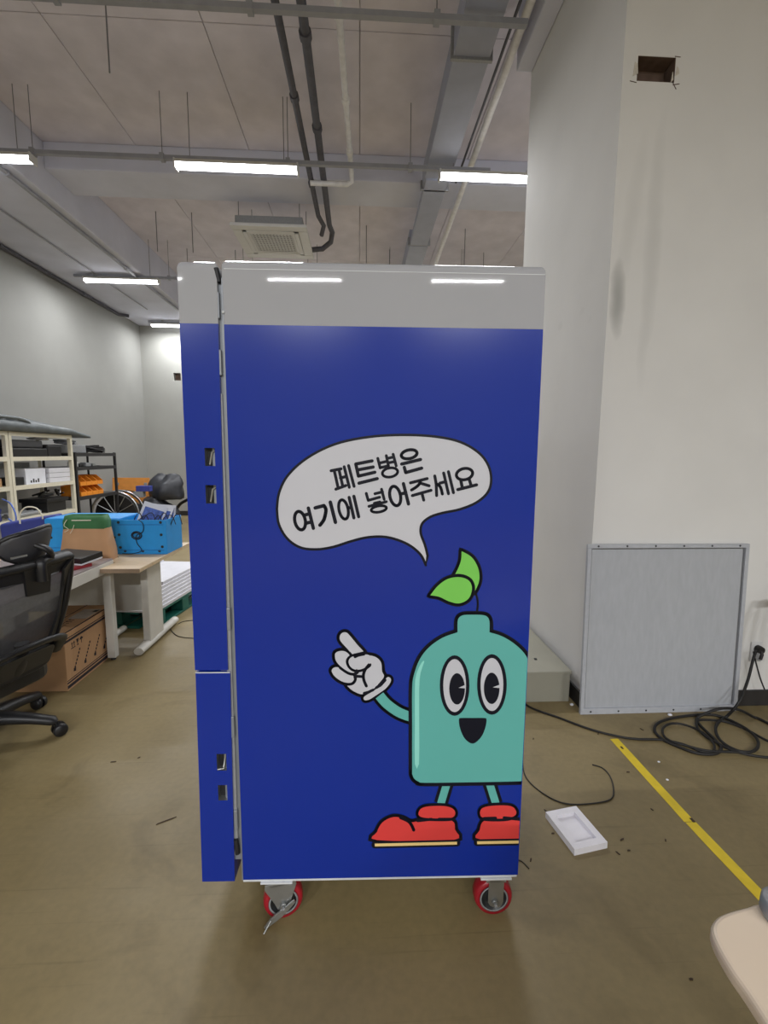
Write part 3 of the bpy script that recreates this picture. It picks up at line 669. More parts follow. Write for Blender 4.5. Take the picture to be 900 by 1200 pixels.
# ---------------- right side ----------------
# framed grey panel leaning on the wall
pb = oz(680, 838); pt = oy(686, 636, WY-.02); lean = math.atan2(WY-.022-pb.y, 1.0)
t = thing('framed_panel', 'square grey metal panel with folded rim leaning against the right wall', 'panel', (1.765, 2.455, 0), .004)
T = Matrix.Rotation(-lean*.75, 4, 'X'); hw = .478; hh = 1.003
MB().box((-hw+.03, .012, .03), (hw-.03, .016, hh-.03), 'panel_grey', T).build('sheet', t)
b = MB().box((-hw, 0, 0), (hw, .02, .035), 'panel_rim', T).box((-hw, 0, hh-.022), (hw, .02, hh), 'panel_rim', T).box((-hw, 0, .035), (-hw+.022, .02, hh-.022), 'panel_rim', T).box((hw-.022, 0, .035), (hw, .02, hh-.022), 'panel_rim', T); b.build('rim', t, .0015)
for k in range(6):
    for zz in (.017, hh-.010):
        MB().lathe([(.006, -.0015), (.0045, .001), (0, .001)], 'hub_black', 8, 'y', (-hw+.06+k*(2*hw-.12)/5, 0, zz), M4=T).build('screw', t)
# grey box behind
t = thing('metal_case', 'low grey-green metal case on the floor behind the blue cabinet', 'case', (0, 0, 0))
box('case_body', (.72, 2.60, 0), (1.285, 3.42, .178), 'cabinet_grey', t, bev=.003); box('case_lid', (.715, 2.59, .18), (1.29, 3.43, .20), 'cabinet_grey', t, bev=.004)
MB().box((1.12, 2.75, .2), (1.135, 2.765, .207), 'hub_black').box((1.04, 3.0, .2), (1.055, 3.05, .202), 'hub_black').build('lid_catch', t)
# outlet + plugs
oc = oy(885, 763, WY)
t = thing('wall_outlet', 'white double wall outlet with black plug low on the right wall', 'outlet', (oc.x, WY, oc.z))
box('face_plate', (-.035, -.012, -.06), (.035, 0, .06), 'white_plastic', t, bev=.004)
MB().lathe([(.021, -.016), (.021, -.012), (.018, -.012), (.016, -.004), (0, -.004)], 'white_plastic', 20, 'y').build('socket', t)
sk = MB(); sk.lathe([(.020, -.045), (.022, -.034), (.022, -.013), (0, -.013)], 'rubber', 16, 'y', (.0, 0, .022)); sk.tube([(.0, -.035, .02), (-.002, -.05, 0), (-.01, -.05, -.03)], .009, 'rubber', 8)
tag(sk.build('power_plug'), 'black round plug in the wall outlet', 'plug').location = (oc.x, WY, oc.z)
sk = MB(); sk.box((.0, -.044, -.045), (.026, -.0125, -.008), 'white_plastic'); o = sk.build('charger_plug', None, .003); o.location = (oc.x, WY, oc.z); tag(o, 'small white plug below the black plug', 'plug')
# black leg / hose at the right edge
e0 = oz(893, 860); 
t = thing('black_stand', 'black tubular stand cut off by the right picture edge', 'stand', (0, 0, 0))
b = MB(); b.tube([(2.33, 2.35, .66), (2.30, 2.30, .3), (2.27, 2.22, .12), (2.30, 2.14, .03), (2.42, 2.1, .02)], [.02, .021, .021, .021, .02], 'black_plastic', 12); b.build('tube_leg', t)
b = MB(); b.tube([(2.33, 2.35, .62), (2.35, 2.37, .7), (2.6, 2.4, .72)], .022, 'black_plastic', 12); b.build('cross_tube', t)
# power cords: floor path given in (pixel, height)
def cord(name, label, pts, r, m='rubber', n=8, cat='cord', sm=8):
    q = []
    for p in pts:
        if len(p) == 2: v = oz(p[0], p[1], r+.0005)
        elif len(p) == 3 and isinstance(p[2], str): v = oy(p[0], p[1], float(p[2]))
        else: v = oz(p[0], p[1], p[2])
        q.append(v)
    q = smooth_path(q, sm)
    for v in q: v.z = max(v.z, r+.0005)
    return tag(MB().tube(q, r, m, n).build(name), label, cat)
E6 = lambda L, cx=760, cy=730, k=6.43: [(cx+x/k, cy+y/k) for x, y in L]
cz = .016
main = [(886, 762, '2.46'), (882, 775, '2.45'), (877, 795, '2.42'), (871, 812, '2.38')] + [(867, 821, '2.36'), (860, 831, '2.36')] + E6([(580,712)]) + [(x, y, cz) for x, y in E6([(530,745),(505,800),(530,870),(600,930),(700,970),(780,970),(825,930),(815,870),(740,800),(640,745)])] + E6([(540,705),(440,690),(300,700),(150,725),(60,765),(50,820),(110,880),(220,930),(340,975),(440,990),(520,980),(548,940),(510,890),(450,830),(380,760),(365,720)]) + [(827, 836, '2.37'), (842, 831, '2.36'), (856, 830, '2.37'), (869, 833, '2.37')] + E6([(800,712),(900,755),(1000,800)])
cord('extension_lead', 'thick black cord coiled on the floor below the outlet', main, .0075)
second = E6([(1000,930),(880,880),(760,815),(660,770),(560,740),(440,730),(370,738),(370,790),(430,855),(520,905),(620,955),(740,990),(860,1010),(1000,1020)])
cord('extension_lead', 'black cord looped beside the grey panel, running off right', [(x, y, .011) for x, y in second], .0065)
third = E6([(490,975)]) + [(x, y, .012) for x, y in E6([(495,920),(440,850),(350,795),(240,760),(160,762),(110,795),(115,850),(170,890),(270,920),(380,950),(470,965),(600,972),(760,975)])]
cord('extension_lead', 'black cord forming the left oval loop on the floor', third, .006)
cord('extension_cable', 'black cable running from behind the cabinet past the panel to the coil', [(560,784),(600,810),(620,828),(655,841),(690,854),(720,862),(745,866),(775,867),(800,872),(820,880),(835,882)], .006)
cord('outlet_cord', 'thin cord hanging from the outlet to the black stand', [(883, 764, '2.46'), (886, 777, '2.46'), (891, 795, '2.45'), (896, 808, '2.44')], .004)
cord('thin_cable', 'thin black cable curling on the floor beside the cabinet', [(560,890),(590,880),(609,880),(614,905),(624,920),(645,935),(665,942),(690,942),(715,937),(719,925),(715,910),(706,900),(694,896)], .0028)
cord('thin_cable', 'short wire scrap by the right front castor', [(590,1003),(605,1007),(612,1010),(620,1018)], .0018)
# yellow floor tape in two strips, torn where they meet
t = thing('floor_tape', 'yellow floor marking tape running towards the wall corner', 'tape', (0, 0, 0))
p0, p1, p2, p3 = oz(714, 867), oz(727, 865), oz(811, 961), oz(805, 970)
def strip(name, a, b, w_, jag=0):
    d_ = (b-a).normalized(); n_ = Vector((-d_.y, d_.x, 0))*w_/2; bb = MB(); N = 6; L_ = []; R_ = []
    for i in range(N+1):
        c = a+(b-a)*i/N; L_.append(c+n_*(1+random.uniform(-.04, .04))); R_.append(c-n_*(1+random.uniform(-.04, .04)))
    vs = []
    for l, r_ in zip(L_, R_): vs += [l, r_, l+Vector((0,0,.0012)), r_+Vector((0,0,.0012))]
    fs = []
    for i in range(N): o = i*4; fs += [(o+2, o+3, o+7, o+6), (o, o+4, o+5, o+1), (o, o+2, o+6, o+4), (o+1, o+5, o+7, o+3)]
    fs += [(0, 1, 3, 2), (N*4, N*4+2, N*4+3, N*4+1)]
    return bb.add(vs, fs, 'yellow_tape').build(name, t)
ta = oz(719.5, 866); tb = oz(808, 963); tc_ = oz(894, 1053); td = tc_ + (tc_-tb)*1.2
strip('tape_strip', ta, tb, .045); strip('tape_strip', tb+Vector((.002, -.003, 0)), td, .045)
box('tape_tear', (0, 0, 0), (.01, .02, .0022), 'debris', t).location = oz(729, 878); box('tape_tear', (0, 0, 0), (.012, .022, .0024), 'debris', t).location = oz(812, 964)
# foam tray
c4 = [oz(641, 958), oz(680, 949), oz(706.5, 996), oz(670, 1003)]
cc = sum(c4, Vector())/4; ex = ((c4[1]-c4[0])+(c4[2]-c4[3]))/2; ey = ((c4[0]-c4[3])+(c4[1]-c4[2]))/2
t = thing('foam_tray', 'white foam packing tray lying on the floor right of the cabinet', 'tray', cc, math.atan2(ex.y, ex.x))
lx, ly = ex.length/2*.98, ey.length/2*.98; hz = .026; wl = .028; b = MB()
b.box((-lx, -ly, 0), (lx, ly, .010), 'foam').box((-lx, -ly, .010), (lx, -ly+wl, hz), 'foam').box((-lx, ly-wl, .010), (lx, ly, hz), 'foam').box((-lx, -ly+wl, .010), (-lx+wl, ly-wl, hz), 'foam').box((lx-wl, -ly+wl, .010), (lx, ly-wl, hz), 'foam').build('tray_body', t)
# debris
db = [(195, 962, 16, .5), (736, 905, 4, 0), (764, 949, 3, 2), (622, 1008, 4, 1), (780, 985, 3, 1), (640, 951, 5, 2), (648, 977, 3, 0), (729, 984, 5, .4), (737, 997, 3, 0), (724, 1000, 4, 2), (133, 893, 6, .1), (163, 888, 3, .6), (701, 860, 5, 1), (590+35, 866, 3, 1), (810, 1148, 3, 0), (752, 855, 5, 2)]
for i, (x, y, L_, a_) in enumerate(db):
    k = L_*.0022; b = MB(); b.prism([(-k, -.002), (k*.6, -.0025), (k, .001), (k*.2, .003), (-k*.8, .002)], .0003, .003, 'debris', lambda u, v, d: (u, v, d))
    o = b.build('floor_scrap'); o.location = oz(x, y); o.rotation_euler.z = a_
    if i == 0: tag(o, 'dark splinter lying on the floor left of the cabinet', 'scrap'); o.scale = (1.1, .8, 1)
    else: tag(o, 'tiny dark scrap on the floor ' + ['', 'between the thin cable curl and the yellow tape', 'right of the yellow tape, below the cord coil', 'just below the right corner of the cabinet print', 'right of the foam tray, close to the tape', 'touching the upper left corner of the foam tray', 'against the left side of the foam tray', 'upper right of the small group by the foam tray', 'rightmost of the small group by the foam tray', 'lowest of the small group by the foam tray', 'left one of the pair by the cabinet door', 'right one of the pair by the cabinet door', 'between the grey panel and the start of the tape', 'beside the black cable near the grey-green case', 'in front of the white table corner', 'between the cord coil and the grey panel'][i], 'scrap', 'scraps on the floor')
for i, (x, y) in enumerate(((670, 826), (785, 838), (782, 914), (772, 893))):
    b = MB(); b.lathe([(.012, 0), (.014, .004), (.008, .008), (0, .009)], 'paper', 7); o = b.build('paper_scrap'); o.location = oz(x, y); o.scale = (1, .8, 1) if i < 2 else (.5, .4, .5)
    tag(o, ['white scrap beside the grey-green case', 'white scrap at the foot of the grey panel', 'small white scrap right of the yellow tape', 'tiny white fleck on the floor below the coil'][i], 'scrap')
# white table corner bottom right
t = thing('white_table', 'white table with a rounded corner entering at lower right', 'table', (0, 0, 0)); zt = .73
pts = [oz(1010, 1062, zt), oz(900, 1057, zt), oz(875, 1061, zt), oz(850, 1068, zt), oz(838, 1075, zt), oz(833, 1086, zt), oz(838, 1103, zt), oz(855, 1133, zt), oz(874, 1160, zt), oz(900, 1200, zt)]
e = pts[-1] + (pts[-1]-pts[-2]).normalized()*.55; pts = smooth_path(pts, 4) + [e, Vector((1.3, e.y, zt)), Vector((1.3, pts[0].y, zt))]
MB().prism([(v.x, v.y) for v in pts], zt-.026, zt, 'table_white', lambda u, v, d: (u, v, d)).build('table_top', t, .008, 3)
for (x, y) in ((.80, .52), (1.22, .55), (.85, -.05), (1.22, 0)): MB().tube([(x, y, 0), (x, y, zt-.027)], .018, 'white_metal', 12).build('leg', t)
gd = oz(905, 1080, zt)
o = MB().lathe([(.03, 0), (.035, .01), (.034, .03), (.03, .034), (0, .034)], 'galvanised', 24).build('grey_puck'); o.location = (gd.x+.022, gd.y, zt); tag(o, 'grey round object at the edge of the white table', 'object')

# ---------------- left side: desks ----------------
t = thing('grey_top_desk', 'white framed desk with grey top beside the office chair', 'desk', (0, 0, 0)); zd = .745; X1 = -1.765; X0 = -2.50; Y0 = 1.75; Y1 = 3.33
box('desk_top', (X0, Y0, zd-.03), (X1, Y1, zd), 'grey_top', t, bev=.003)
b = MB().box((X1-.035, Y0, zd-.085), (X1+.004, Y1, zd-.012), 'white_metal').box((X0, Y1-.03, zd-.085), (X1-.036, Y1, zd-.031), 'white_metal').box((X0, Y0, zd-.085), (X1-.036, Y0+.03, zd-.031), 'white_metal'); b.build('apron', t, .002)
for (x, y) in ((X1-.025, Y1-.03), (X1-.025, Y0+.03), (X0+.03, Y1-.03), (X0+.03, Y0+.03)):
    lg = box('leg', (x-.028, y-.025, .02), (x+.028, y+.025, zd-.086), 'white_metal', t, bev=.003); MB().lathe([(.018, 0), (.018, .02), (0, .02)], 'rubber', 12, c=(x, y, 0)).build('foot_pad', lg)
t = thing('wooden_top_desk', 'white desk with pale wooden top and panel leg behind the grey desk', 'desk', (0, 0, 0)); zw = .71
box('desk_top', (-2.75, 3.36, zw-.028), (-1.50, 4.1, zw), 'wood_top', t, bev=.003)
MB().box((-1.499, 3.16, zw-.03), (-1.499+.002, 4.1, zw), 'edge_dark')
box('desk_top_front', (-1.762, 3.16, zw-.028), (-1.50, 3.358, zw), 'wood_top', t, bev=.003)
box('front_edging', (-1.762, 3.152, zw-.029), (-1.50, 3.1595, zw-.001), 'edge_dark', t)
box('panel_leg', (-1.655, 3.48, .04), (-1.60, 3.72, zw-.03), 'white_metal', t, bev=.006)
pl = MB(); pl.box((-1.68, 3.3, zw-.06), (-1.58, 3.9, zw-.0285), 'white_metal').build('leg_head', t, .004)
b = MB(); b.tube([(-1.63, 3.34, .036), (-1.63, 3.6, .04), (-1.63, 4.02, .034)], [.036, .042, .034], 'white_metal', 12, flat=.8); b.build('foot', t)
b = MB(); b.tube([(-1.98, 3.56, .03), (-1.98, 3.84, .03)], .028, 'white_metal', 12, flat=.8); b.build('foot', t)
box('modesty_panel', (-2.7, 3.72, .22), (-1.656, 3.74, zw-.03), 'white_metal', t, bev=.003)
box('panel_leg', (-2.70, 3.5, .04), (-2.65, 3.71, zw-.03), 'white_metal', t, bev=.004)
MB().box((-1.80, 3.42, zw-.055), (-1.66, 3.70, zw-.0285), 'white_metal').build('cable_tray', t, .003)
# cardboard box under the desk
def flat_marks(b, fn, items, m='card_ink'):
    for (x0, y0, x1, y1) in items: b.prism([(x0, y0), (x1, y0), (x1, y1), (x0, y1)], 0, .0012, m, fn)
t = thing('cardboard_box', 'brown cardboard carton with dark printed stripes under the grey desk', 'box', (-1.832, 2.86, 0), 0)
bw, bl, bh_ = .36, .56, .37
box('carton', (-bw, -.02, .0), (0, bl, bh_), 'card', t, bev=.004)
b = MB(); fR = lambda u, v, d: (d, u, v)
flat_marks(b, fR, [(-.02, .31, bl, .325), (-.02, .332, bl, .338), (-.02, .045, bl, .055), (-.02, .015, bl, .035), (-.02, .063, bl, .068)])
for x in (.05, .072):                                            # this-way-up arrows over a bar
    b.prism([(x, .262), (x+.005, .262), (x+.005, .284), (x, .284)], 0, .0012, 'card_ink', fR); b.prism([(x-.006, .282), (x+.011, .282), (x+.0025, .294)], 0, .0012, 'card_ink', fR)
flat_marks(b, fR, [(.042, .252, .085, .257)])
b.prism([(.105, .272), (.117, .272), (.123, .294), (.099, .294)], 0, .0012, 'card_ink', fR); flat_marks(b, fR, [(.109, .256, .113, .272), (.102, .252, .120, .256)])   # glass
b.prism([(.135, .276), (.169, .276), (.163, .288), (.152, .294), (.141, .288)], 0, .0012, 'card_ink', fR); flat_marks(b, fR, [(.150, .252, .154, .276)])   # umbrella
for k in range(4):
    x = .06+k*.115
    for j in range(6): b.prism([(x+j*.012, .115+j*.019), (x+.011+j*.012, .115+j*.019), (x+.014+j*.012, .129+j*.019), (x+.003+j*.012, .129+j*.019)], 0, .0012, 'card_ink', fR)
    b.prism([(x-.01, .10), (x+.012, .095), (x+.014, .118), (x-.006, .12)], 0, .0012, 'card_ink', fR)
b.build('printed_marking', t)
b = MB(); fT = lambda u, v, d: (u, v, bh_+d)
flat_marks(b, fT, [(-.015, -.02, -.005, bl), (-.19, -.02, -.184, bl)])
for k in range(8): flat_marks(b, fT, [(-.13+.01*(k % 3), .03+k*.03, -.09, .035+k*.03), (-.13, .03+k*.03, -.124, .05+k*.03)])
b.build('lid_lettering', t)
box('shipping_label', (-.15, .27, bh_), (-.03, .46, bh_+.0025), 'tape_clear', t); box('label_code', (-.06, .40, bh_+.0026), (-.035, .44, bh_+.004), 'hub_black', t)

# crates
def crate(name, label, loc, rz, sx, sy, sz, holes, rim=True):
    t = thing(name, label, 'crate', loc, rz); th = .006; b = MB()
    b.box((0, 0, 0), (sx, sy, th), 'crate_blue').box((0, 0, th), (sx, th, sz), 'crate_blue').box((0, sy-th, th), (sx, sy, sz), 'crate_blue').box((0, th, th), (th, sy-th, sz), 'crate_blue').box((sx-th, th, th), (sx, sy-th, sz), 'crate_blue')
    b.build('crate_shell', t, .002)
    for (u, v) in holes: MB().lathe([(.011, -.002), (.011, .001), (0, .001)], 'hub_black', 12, 'y', (u*sx, 0, v*sz)).build('rivet', t)
    b = MB(); b.box((.02, -.003, .03), (sx-.02, -.0005, .036), 'crate_dark').box((.02, -.003, sz-.04), (sx-.02, -.0005, sz-.034), 'crate_dark').build('rib', t)
    return t
A_ = oz(137, 649.5, zw); B_ = oz(196, 649.5, zw)
cr = crate('blue_crate', 'bright blue corrugated crate full of papers on the wooden desk end', (A_.x, A_.y, zw), math.atan2(B_.y-A_.y, B_.x-A_.x), (B_-A_).length, .3, .27, [(.07, .93), (.07, .57), (.08, .2), (.17, .1), (.9, .93), (.9, .57), (.91, .22), (.85, .1), (.52, .1)])
sx_ = (B_-A_).length
b = MB(); b.tube([(sx_*(.42+.1*math.cos(q)), -.008, .15+.03*math.sin(q)) for q in [k*PI/6 for k in range(13)]], .004, 'rubber', 6); b.tube([(sx_*(.42+.07*math.cos(q)), -.012, .152+.02*math.sin(q)) for q in [k*PI/6 for k in range(13)]], .0035, 'rubber', 6)
b.tube(smooth_path([(sx_*.46, .0, .275), (sx_*.56, -.008, .24), (sx_*.55, -.01, .18), (sx_*.42, -.01, .15), (sx_*.42, -.008, .09), (sx_*.5, -.006, .03), (sx_*.3, -.008, .006), (sx_*.12, -.008, .008)], 6), .0028, 'rubber', 6)
b.build('hanging_wire', cr, label='black wire knotted on the front')
o = thing('paper_sheets', 'white and blue printed sheets standing in the blue crate', 'papers', (A_.x, A_.y, zw))
for i, (x, z, rx, rz_, ry) in enumerate(((.19, .17, -.3, .2, .35), (.24, .16, -.45, -.1, .18), (.28, .15, -.2, .3, .1))):
    T = Matrix.Translation((x, .12+.03*i, z+.03)) @ Matrix.Rotation(rz_, 4, 'Z') @ Matrix.Rotation(ry, 4, 'Y') @ Matrix.Rotation(rx, 4, 'X')
    b = MB().box((-.09, 0, -.07), (.09, .002, .19), 'paper', T).box((-.07, -.001, -.03), (.075, -.0002, .15), 'paper_blue', T); b.build('sheet', o)
o = MB()
for k in range(7):
    x = .06+.05*k; o.tube(smooth_path([(x, .1, .1), (x+.02, .08, .2+.03*(k % 3)), (x+.07, .12, .31-.02*(k % 2)), (x+.11, .1, .22)], 5), .0035, 'rubber', 6)
o = o.build('loose_cables'); o.location = (A_.x, A_.y, zw); tag(o, 'tangle of black cables spilling out of the blue crate', 'cables')
C_ = oz(60, 652, zw); D_ = oz(133, 641, zw)
cr2 = crate('blue_crate', 'second blue crate, behind the brown paper bag', (-2.46, 3.72, zw), .0, .55, .34, .255, [(.05, .82), (.05, .45), (.93, .45)])
MB().box((-.008, -.008, .19), (.558, .005, .262), 'crate_blue').box((-.008, .335, .19), (.558, .348, .262), 'crate_blue').box((.545, .005, .19), (.558, .335, .262), 'crate_blue').box((-.008, .005, .19), (.005, .335, .262), 'crate_blue').build('rim_band', cr2, .002)
MB().box((-.004, .0, .262), (.554, .34, .268), 'crate_blue').build('lid', cr2, .002)
# paper bag
t = thing('paper_bag', 'tall brown kraft paper bag with a green top band', 'bag', (-1.985, 3.44, zw), .05)
b = MB(); w0, w1, d0, d1, hb_ = .165, .125, .07, .04, .34
def bagring(w_, d_, z, j=0): return [(-w_, -d_, z), (-w_*.3, -d_-j, z+.004), (w_*.4, -d_+j, z), (w_, -d_, z), (w_+j, 0, z), (w_, d_, z), (0, d_+j, z), (-w_, d_, z), (-w_-j, 0, z)]
rings = [bagring(w0, d0, 0), bagring(w0*.98, d0, .08, .008), bagring(w0*.9, .062, .16, -.006), bagring(w0*.84, .055, .24, .006)]
vs = sum(rings, []); n = 9
b.add(vs, [(i*n+k, i*n+(k+1) % n, (i+1)*n+(k+1) % n, (i+1)*n+k) for i in range(3) for k in range(n)], 'kraft', True); b.add(rings[0], [tuple(reversed(range(9)))], 'kraft'); b.build('bag_body', t)
rings = [bagring(w0*.84, .056, .238, .006), bagring(w0*.83, .06, .29, .005), bagring(w1, .05, .335, .003), bagring(w1*.98, .046, .332, .003), bagring(w1*.98, .04, .26, .003)]; vs = sum(rings, [])
b = MB(); b.add(vs, [(i*n+k, i*n+(k+1) % n, (i+1)*n+(k+1) % n, (i+1)*n+k) for i in range(4) for k in range(n)], 'bag_green', True); b.build('green_band', t, label='green folded top band')
MB().box((-.07, -.071, .30), (.06, -.066, .306), 'string').build('handle_slot', t)
b = MB(); b.tube(smooth_path([(-.10, -.07, .31), (-.115, -.085, .27), (-.09, -.08, .24), (-.12, -.075, .22)], 5), .002, 'string', 6); b.tube(smooth_path([(-.055, -.07, .27), (-.06, -.085, .24), (-.08, -.08, .21)], 5), .002, 'string', 6); b.build('string_handle', t)
# black box / binder with red thing under it, on the grey desk
q = oz(108, 655, zd)
t = thing('red_binder', 'dark red binder lying under the black flat box on the desk', 'binder', (-1.93, 3.06, zd), -.35)
box('cover', (-.13, -.09, 0), (.13, .09, .022), 'red_plastic', t, bev=.003)
t = thing('black_flat_box', 'black flat box with white edge lying on the grey desk', 'box', (-1.915, 3.14, zd+.030), -.32)
T = Matrix.Rotation(.10, 4, 'X')
MB().box((-.155, -.085, .012), (.155, .085, .048), 'black_plastic', T).build('box_top', t, .003)
MB().box((-.152, -.082, 0), (.152, .082, .0115), 'paper', T).build('white_base', t, .002)
# navy bag
t = thing('navy_bag', 'navy blue tote bag with a white rope handle behind the chair', 'bag', (-2.72, 3.95, zw), 0)
ra = [(-.22, -.06, 0), (.22, -.06, 0), (.22, .06, 0), (-.22, .06, 0)]; rb_ = [(-.24, -.05, .19), (.22, -.05, .27), (.22, .05, .28), (-.24, .05, .20)]
b = MB(); b.add(ra+rb_, [(3, 2, 1, 0), (0, 1, 5, 4), (1, 2, 6, 5), (2, 3, 7, 6), (3, 0, 4, 7), (4, 5, 6, 7)], 'navy').build('bag_body', t, .02, 3)
b = MB(); b.tube(smooth_path([(-.06, -.06, .2), (-.05, -.065, .28), (.0, -.065, .335), (.08, -.065, .33), (.12, -.062, .27), (.12, -.058, .24)], 6), .006, 'string', 8).build('handle', t)
# crumpled film and small light box on the near end
b = MB(); random.seed(3)
def blob(b, c, r, m, sc=(1, 1, 1), jit=.25, nu=14, nv=9, base=True):
    vs = []; fs = []
    for j in range(nv+1):
        for i in range(nu):
            a = 2*PI*i/nu; p_ = PI*j/nv; rr = r*(1+random.uniform(-jit, jit)*math.sin(p_)*.6+jit*1.6*math.sin(2*a+c[0]*3+r*40)*math.sin(3*p_)+jit*math.sin(5*a+2*p_)*math.sin(p_))
            z = rr*math.cos(p_)*sc[2]; z = max(z, -r*sc[2]*.45) if base else z
            vs.append((c[0]+rr*math.sin(p_)*math.cos(a)*sc[0], c[1]+rr*math.sin(p_)*math.sin(a)*sc[1], c[2]+z))
    for j in range(nv):
        for i in range(nu): fs.append((j*nu+i, (j+1)*nu+i, (j+1)*nu+(i+1) % nu, j*nu+(i+1) % nu))
    b.add(vs, fs, m, True); return b
o = blob(MB(), (0, 0, 0), .11, 'film', (1.2, .9, .9), .22).build('plastic_bag'); o.location = (-2.36, 2.72, zd+.045); tag(o, 'crumpled clear plastic bag on the grey desk left of the headrest', 'bag')
o = blob(MB(), (0, 0, 0), .06, 'film', (1.2, .9, .8), .22).build('plastic_bag'); o.location = (-2.15, 3.22, zd+.022); tag(o, 'small crumpled clear bag between the headrest and the paper bag', 'bag')
t = thing('cream_box', 'small cream box on the desk at the left picture edge', 'box', (-1.98, 2.18, zd), .1); box('carton', (-.1, -.06, 0), (.03, .06, .09), 'cream_metal', t, bev=.004); box('lid', (-.102, -.062, .0905), (.032, .062, .1), 'cream_metal', t, bev=.003)

# green pallet box with white sheets
p0 = oz(187, 738); p1 = oz(225, 712); dv = (p1-p0).normalized(); rz = math.atan2(dv.y, dv.x)-PI/2
t = thing('green_pallet', 'dark green plastic pallet on the floor behind the wooden desk', 'pallet', (p0.x, p0.y, 0), rz)
for zz in (0, .13): 
    for k in range(5): box('deck_board', (-.78+k*.16, 0, zz), (-.78+k*.16+.12, 1.0, zz+.02), 'green_dark', t, bev=.004)
for k in range(3):
    for j in range(3): box('block', (-.78+.32*k, .02+.42*j, .0205), (-.66+.32*k, .14+.42*j, .1295), 'green_dark', t, bev=.006)
for i in range(7):
    o = MB(); L_ = 1.0-.03*i; x0 = -.80+.035*i; wd_ = .78-.05*i
    o.box((x0, -.02+.05*i, 0), (x0+wd_, -.02+.05*i+L_, .016), 'sheet_white').box((x0, -.02+.05*i, .016), (x0+.03, -.02+.05*i+L_, .026), 'sheet_white').box((x0+wd_-.03, -.02+.05*i, .016), (x0+wd_, -.02+.05*i+L_, .026), 'sheet_white')
    o = o.build('foam_board', None, .002); o.location = (p0.x, p0.y, .152+.0265*i); o.rotation_euler.z = rz
    tag(o, ['lowest white panel of the stack on the green pallet', 'second white panel up from the pallet', 'third white panel up from the pallet', 'middle white panel of the stack on the pallet', 'third white panel from the top of the stack', 'second white panel from the top of the stack', 'topmost white panel of the stack on the pallet'][i], 'panel', 'white panels stacked on the green pallet')
cord('floor_cable', 'thin black cable looping by the wooden desk foot', [(197,728),(199,736),(206,744),(216,747),(232,748)], .003)
cord('floor_cable', 'thin black cable running behind the cabinet door from the desk foot', [(209,731),(216,728),(232,727),(250,730)], .003)
cord('wall_cable', 'thick black cable rising behind the cabinet door at the back', [(205, 601, '9.6'), (210, 592, '9.4'), (217, 587, '9.2'), (232, 580, '9.0')], .03)

# ---------------- racks ----------------
XF = -4.2; XBk = -4.68
def rack(name, label, y0, y1, levels, m, top, post=.045, xf=XF, xb=XBk):
    t = thing(name, label, 'shelving', (0, 0, 0))
    for (x, y) in ((xf-post, y0), (xf-post, y1-post), (xb, y0), (xb, y1-post)):
        MB().box((x, y, 0), (x+post, y+.006, top), m).box((x if x < xf-.2 else x+post-.006, y+.006, 0), (x+.006 if x < xf-.2 else x+post, y+post, top), m).build('post', t, .001)
    for z in levels:
        MB().box((xb+.007, y0+.007, z-.012), (xf-.007, y1-.007, z), m).box((xf-.0065, y0+post, z-.05), (xf-.0005, y1-post, z+.002), m).box((xb+.007, y0+.0065, z-.045), (xf-.05, y0+.012, z-.013), m).box((xb+.007, y1-.013, z-.045), (xf-.05, y1-.0075, z-.013), m).build('shelf', t, .001)
    return t
LV = [.12, .665, 1.075, 1.43, 1.735]
rack('white_rack', 'white metal shelving rack along the left wall, nearer the back wall', 5.82, 7.05, LV, 'cream_metal', 1.74)
rack('white_rack', 'white metal shelving rack along the left wall, at the left picture edge', 4.55, 5.81, LV, 'cream_metal', 1.74)
LD = [.12, .60, .82, 1.26, 1.475]
rack('black_rack', 'black metal shelving rack beyond the white racks', 7.10, 8.25, [.10, .82, 1.27, 1.48], 'black_metal', 1.49, .035)
# things on the racks: pixel box on the rack's front plane gives y and z extents
def on_rack(name, label, cat, px0, px1, zl, h, m, inset=.05, dep=.35, bev=.006, group=None, extra=None):
    y0 = ox(px0, 560, XF).y; y1 = ox(px1, 560, XF).y
    b = MB().box((XF-inset-dep, y0, zl), (XF-inset, y1, zl+h), m)
    if extra: extra(b, y0, y1, zl)
    return tag(b.build(name, None, bev), label, cat, group)
z2, z3, z4, z5 = LV[3]+.001, LV[2]+.001, LV[1]+.001, LV[0]+.001
on_rack('black_case', 'long black case on the second shelf from the top of the white rack', 'case', 16, 62, z2, .11, 'black_plastic', .04, .38, .015)
on_rack('black_case', 'dark grey case stacked on the long black case', 'case', 18, 60, z2+.112, .10, 'grey_plastic', .07, .32, .02)
on_rack('black_case', 'small black case beside the right post of the white rack', 'case', 64, 80, z2, .16, 'black_plastic', .06, .3, .02)
on_rack('dark_blue_box', 'dark navy box on the second shelf at the left picture edge', 'box', -14, 7, z2, .20, 'navy', .05)
o = blob(MB(), (0, 0, 0), .09, 'paper', (1, .8, .5), .2).build('white_cloth'); o.location = (XF-.2, ox(66, 560, XF).y, z2+.238); o.scale = (1, 1.2, .8); tag(o, 'crumpled white cloth on top of the dark cases', 'cloth')
def dots(b, y0, y1, z):
    for k in range(4): b.box((XF-.0505, y0+.08+k*.045, z+.02), (XF-.0495, y0+.11+k*.045, z+.05+.02*(k % 2)), 'hub_black')
on_rack('white_box', 'white carton with dark print on the third shelf of the white rack', 'box', 35, 58, z3, .20, 'paper', .05, .35, .004, extra=dots)
for k in range(3):
    on_rack('white_tray', ['bottom', 'middle', 'top'][k] + ' white tray of the stack on the third rack shelf', 'tray', 61, 85, z3+.066*k, .062, 'sheet_white', .03, .38, .004, 'white trays stacked on the rack')
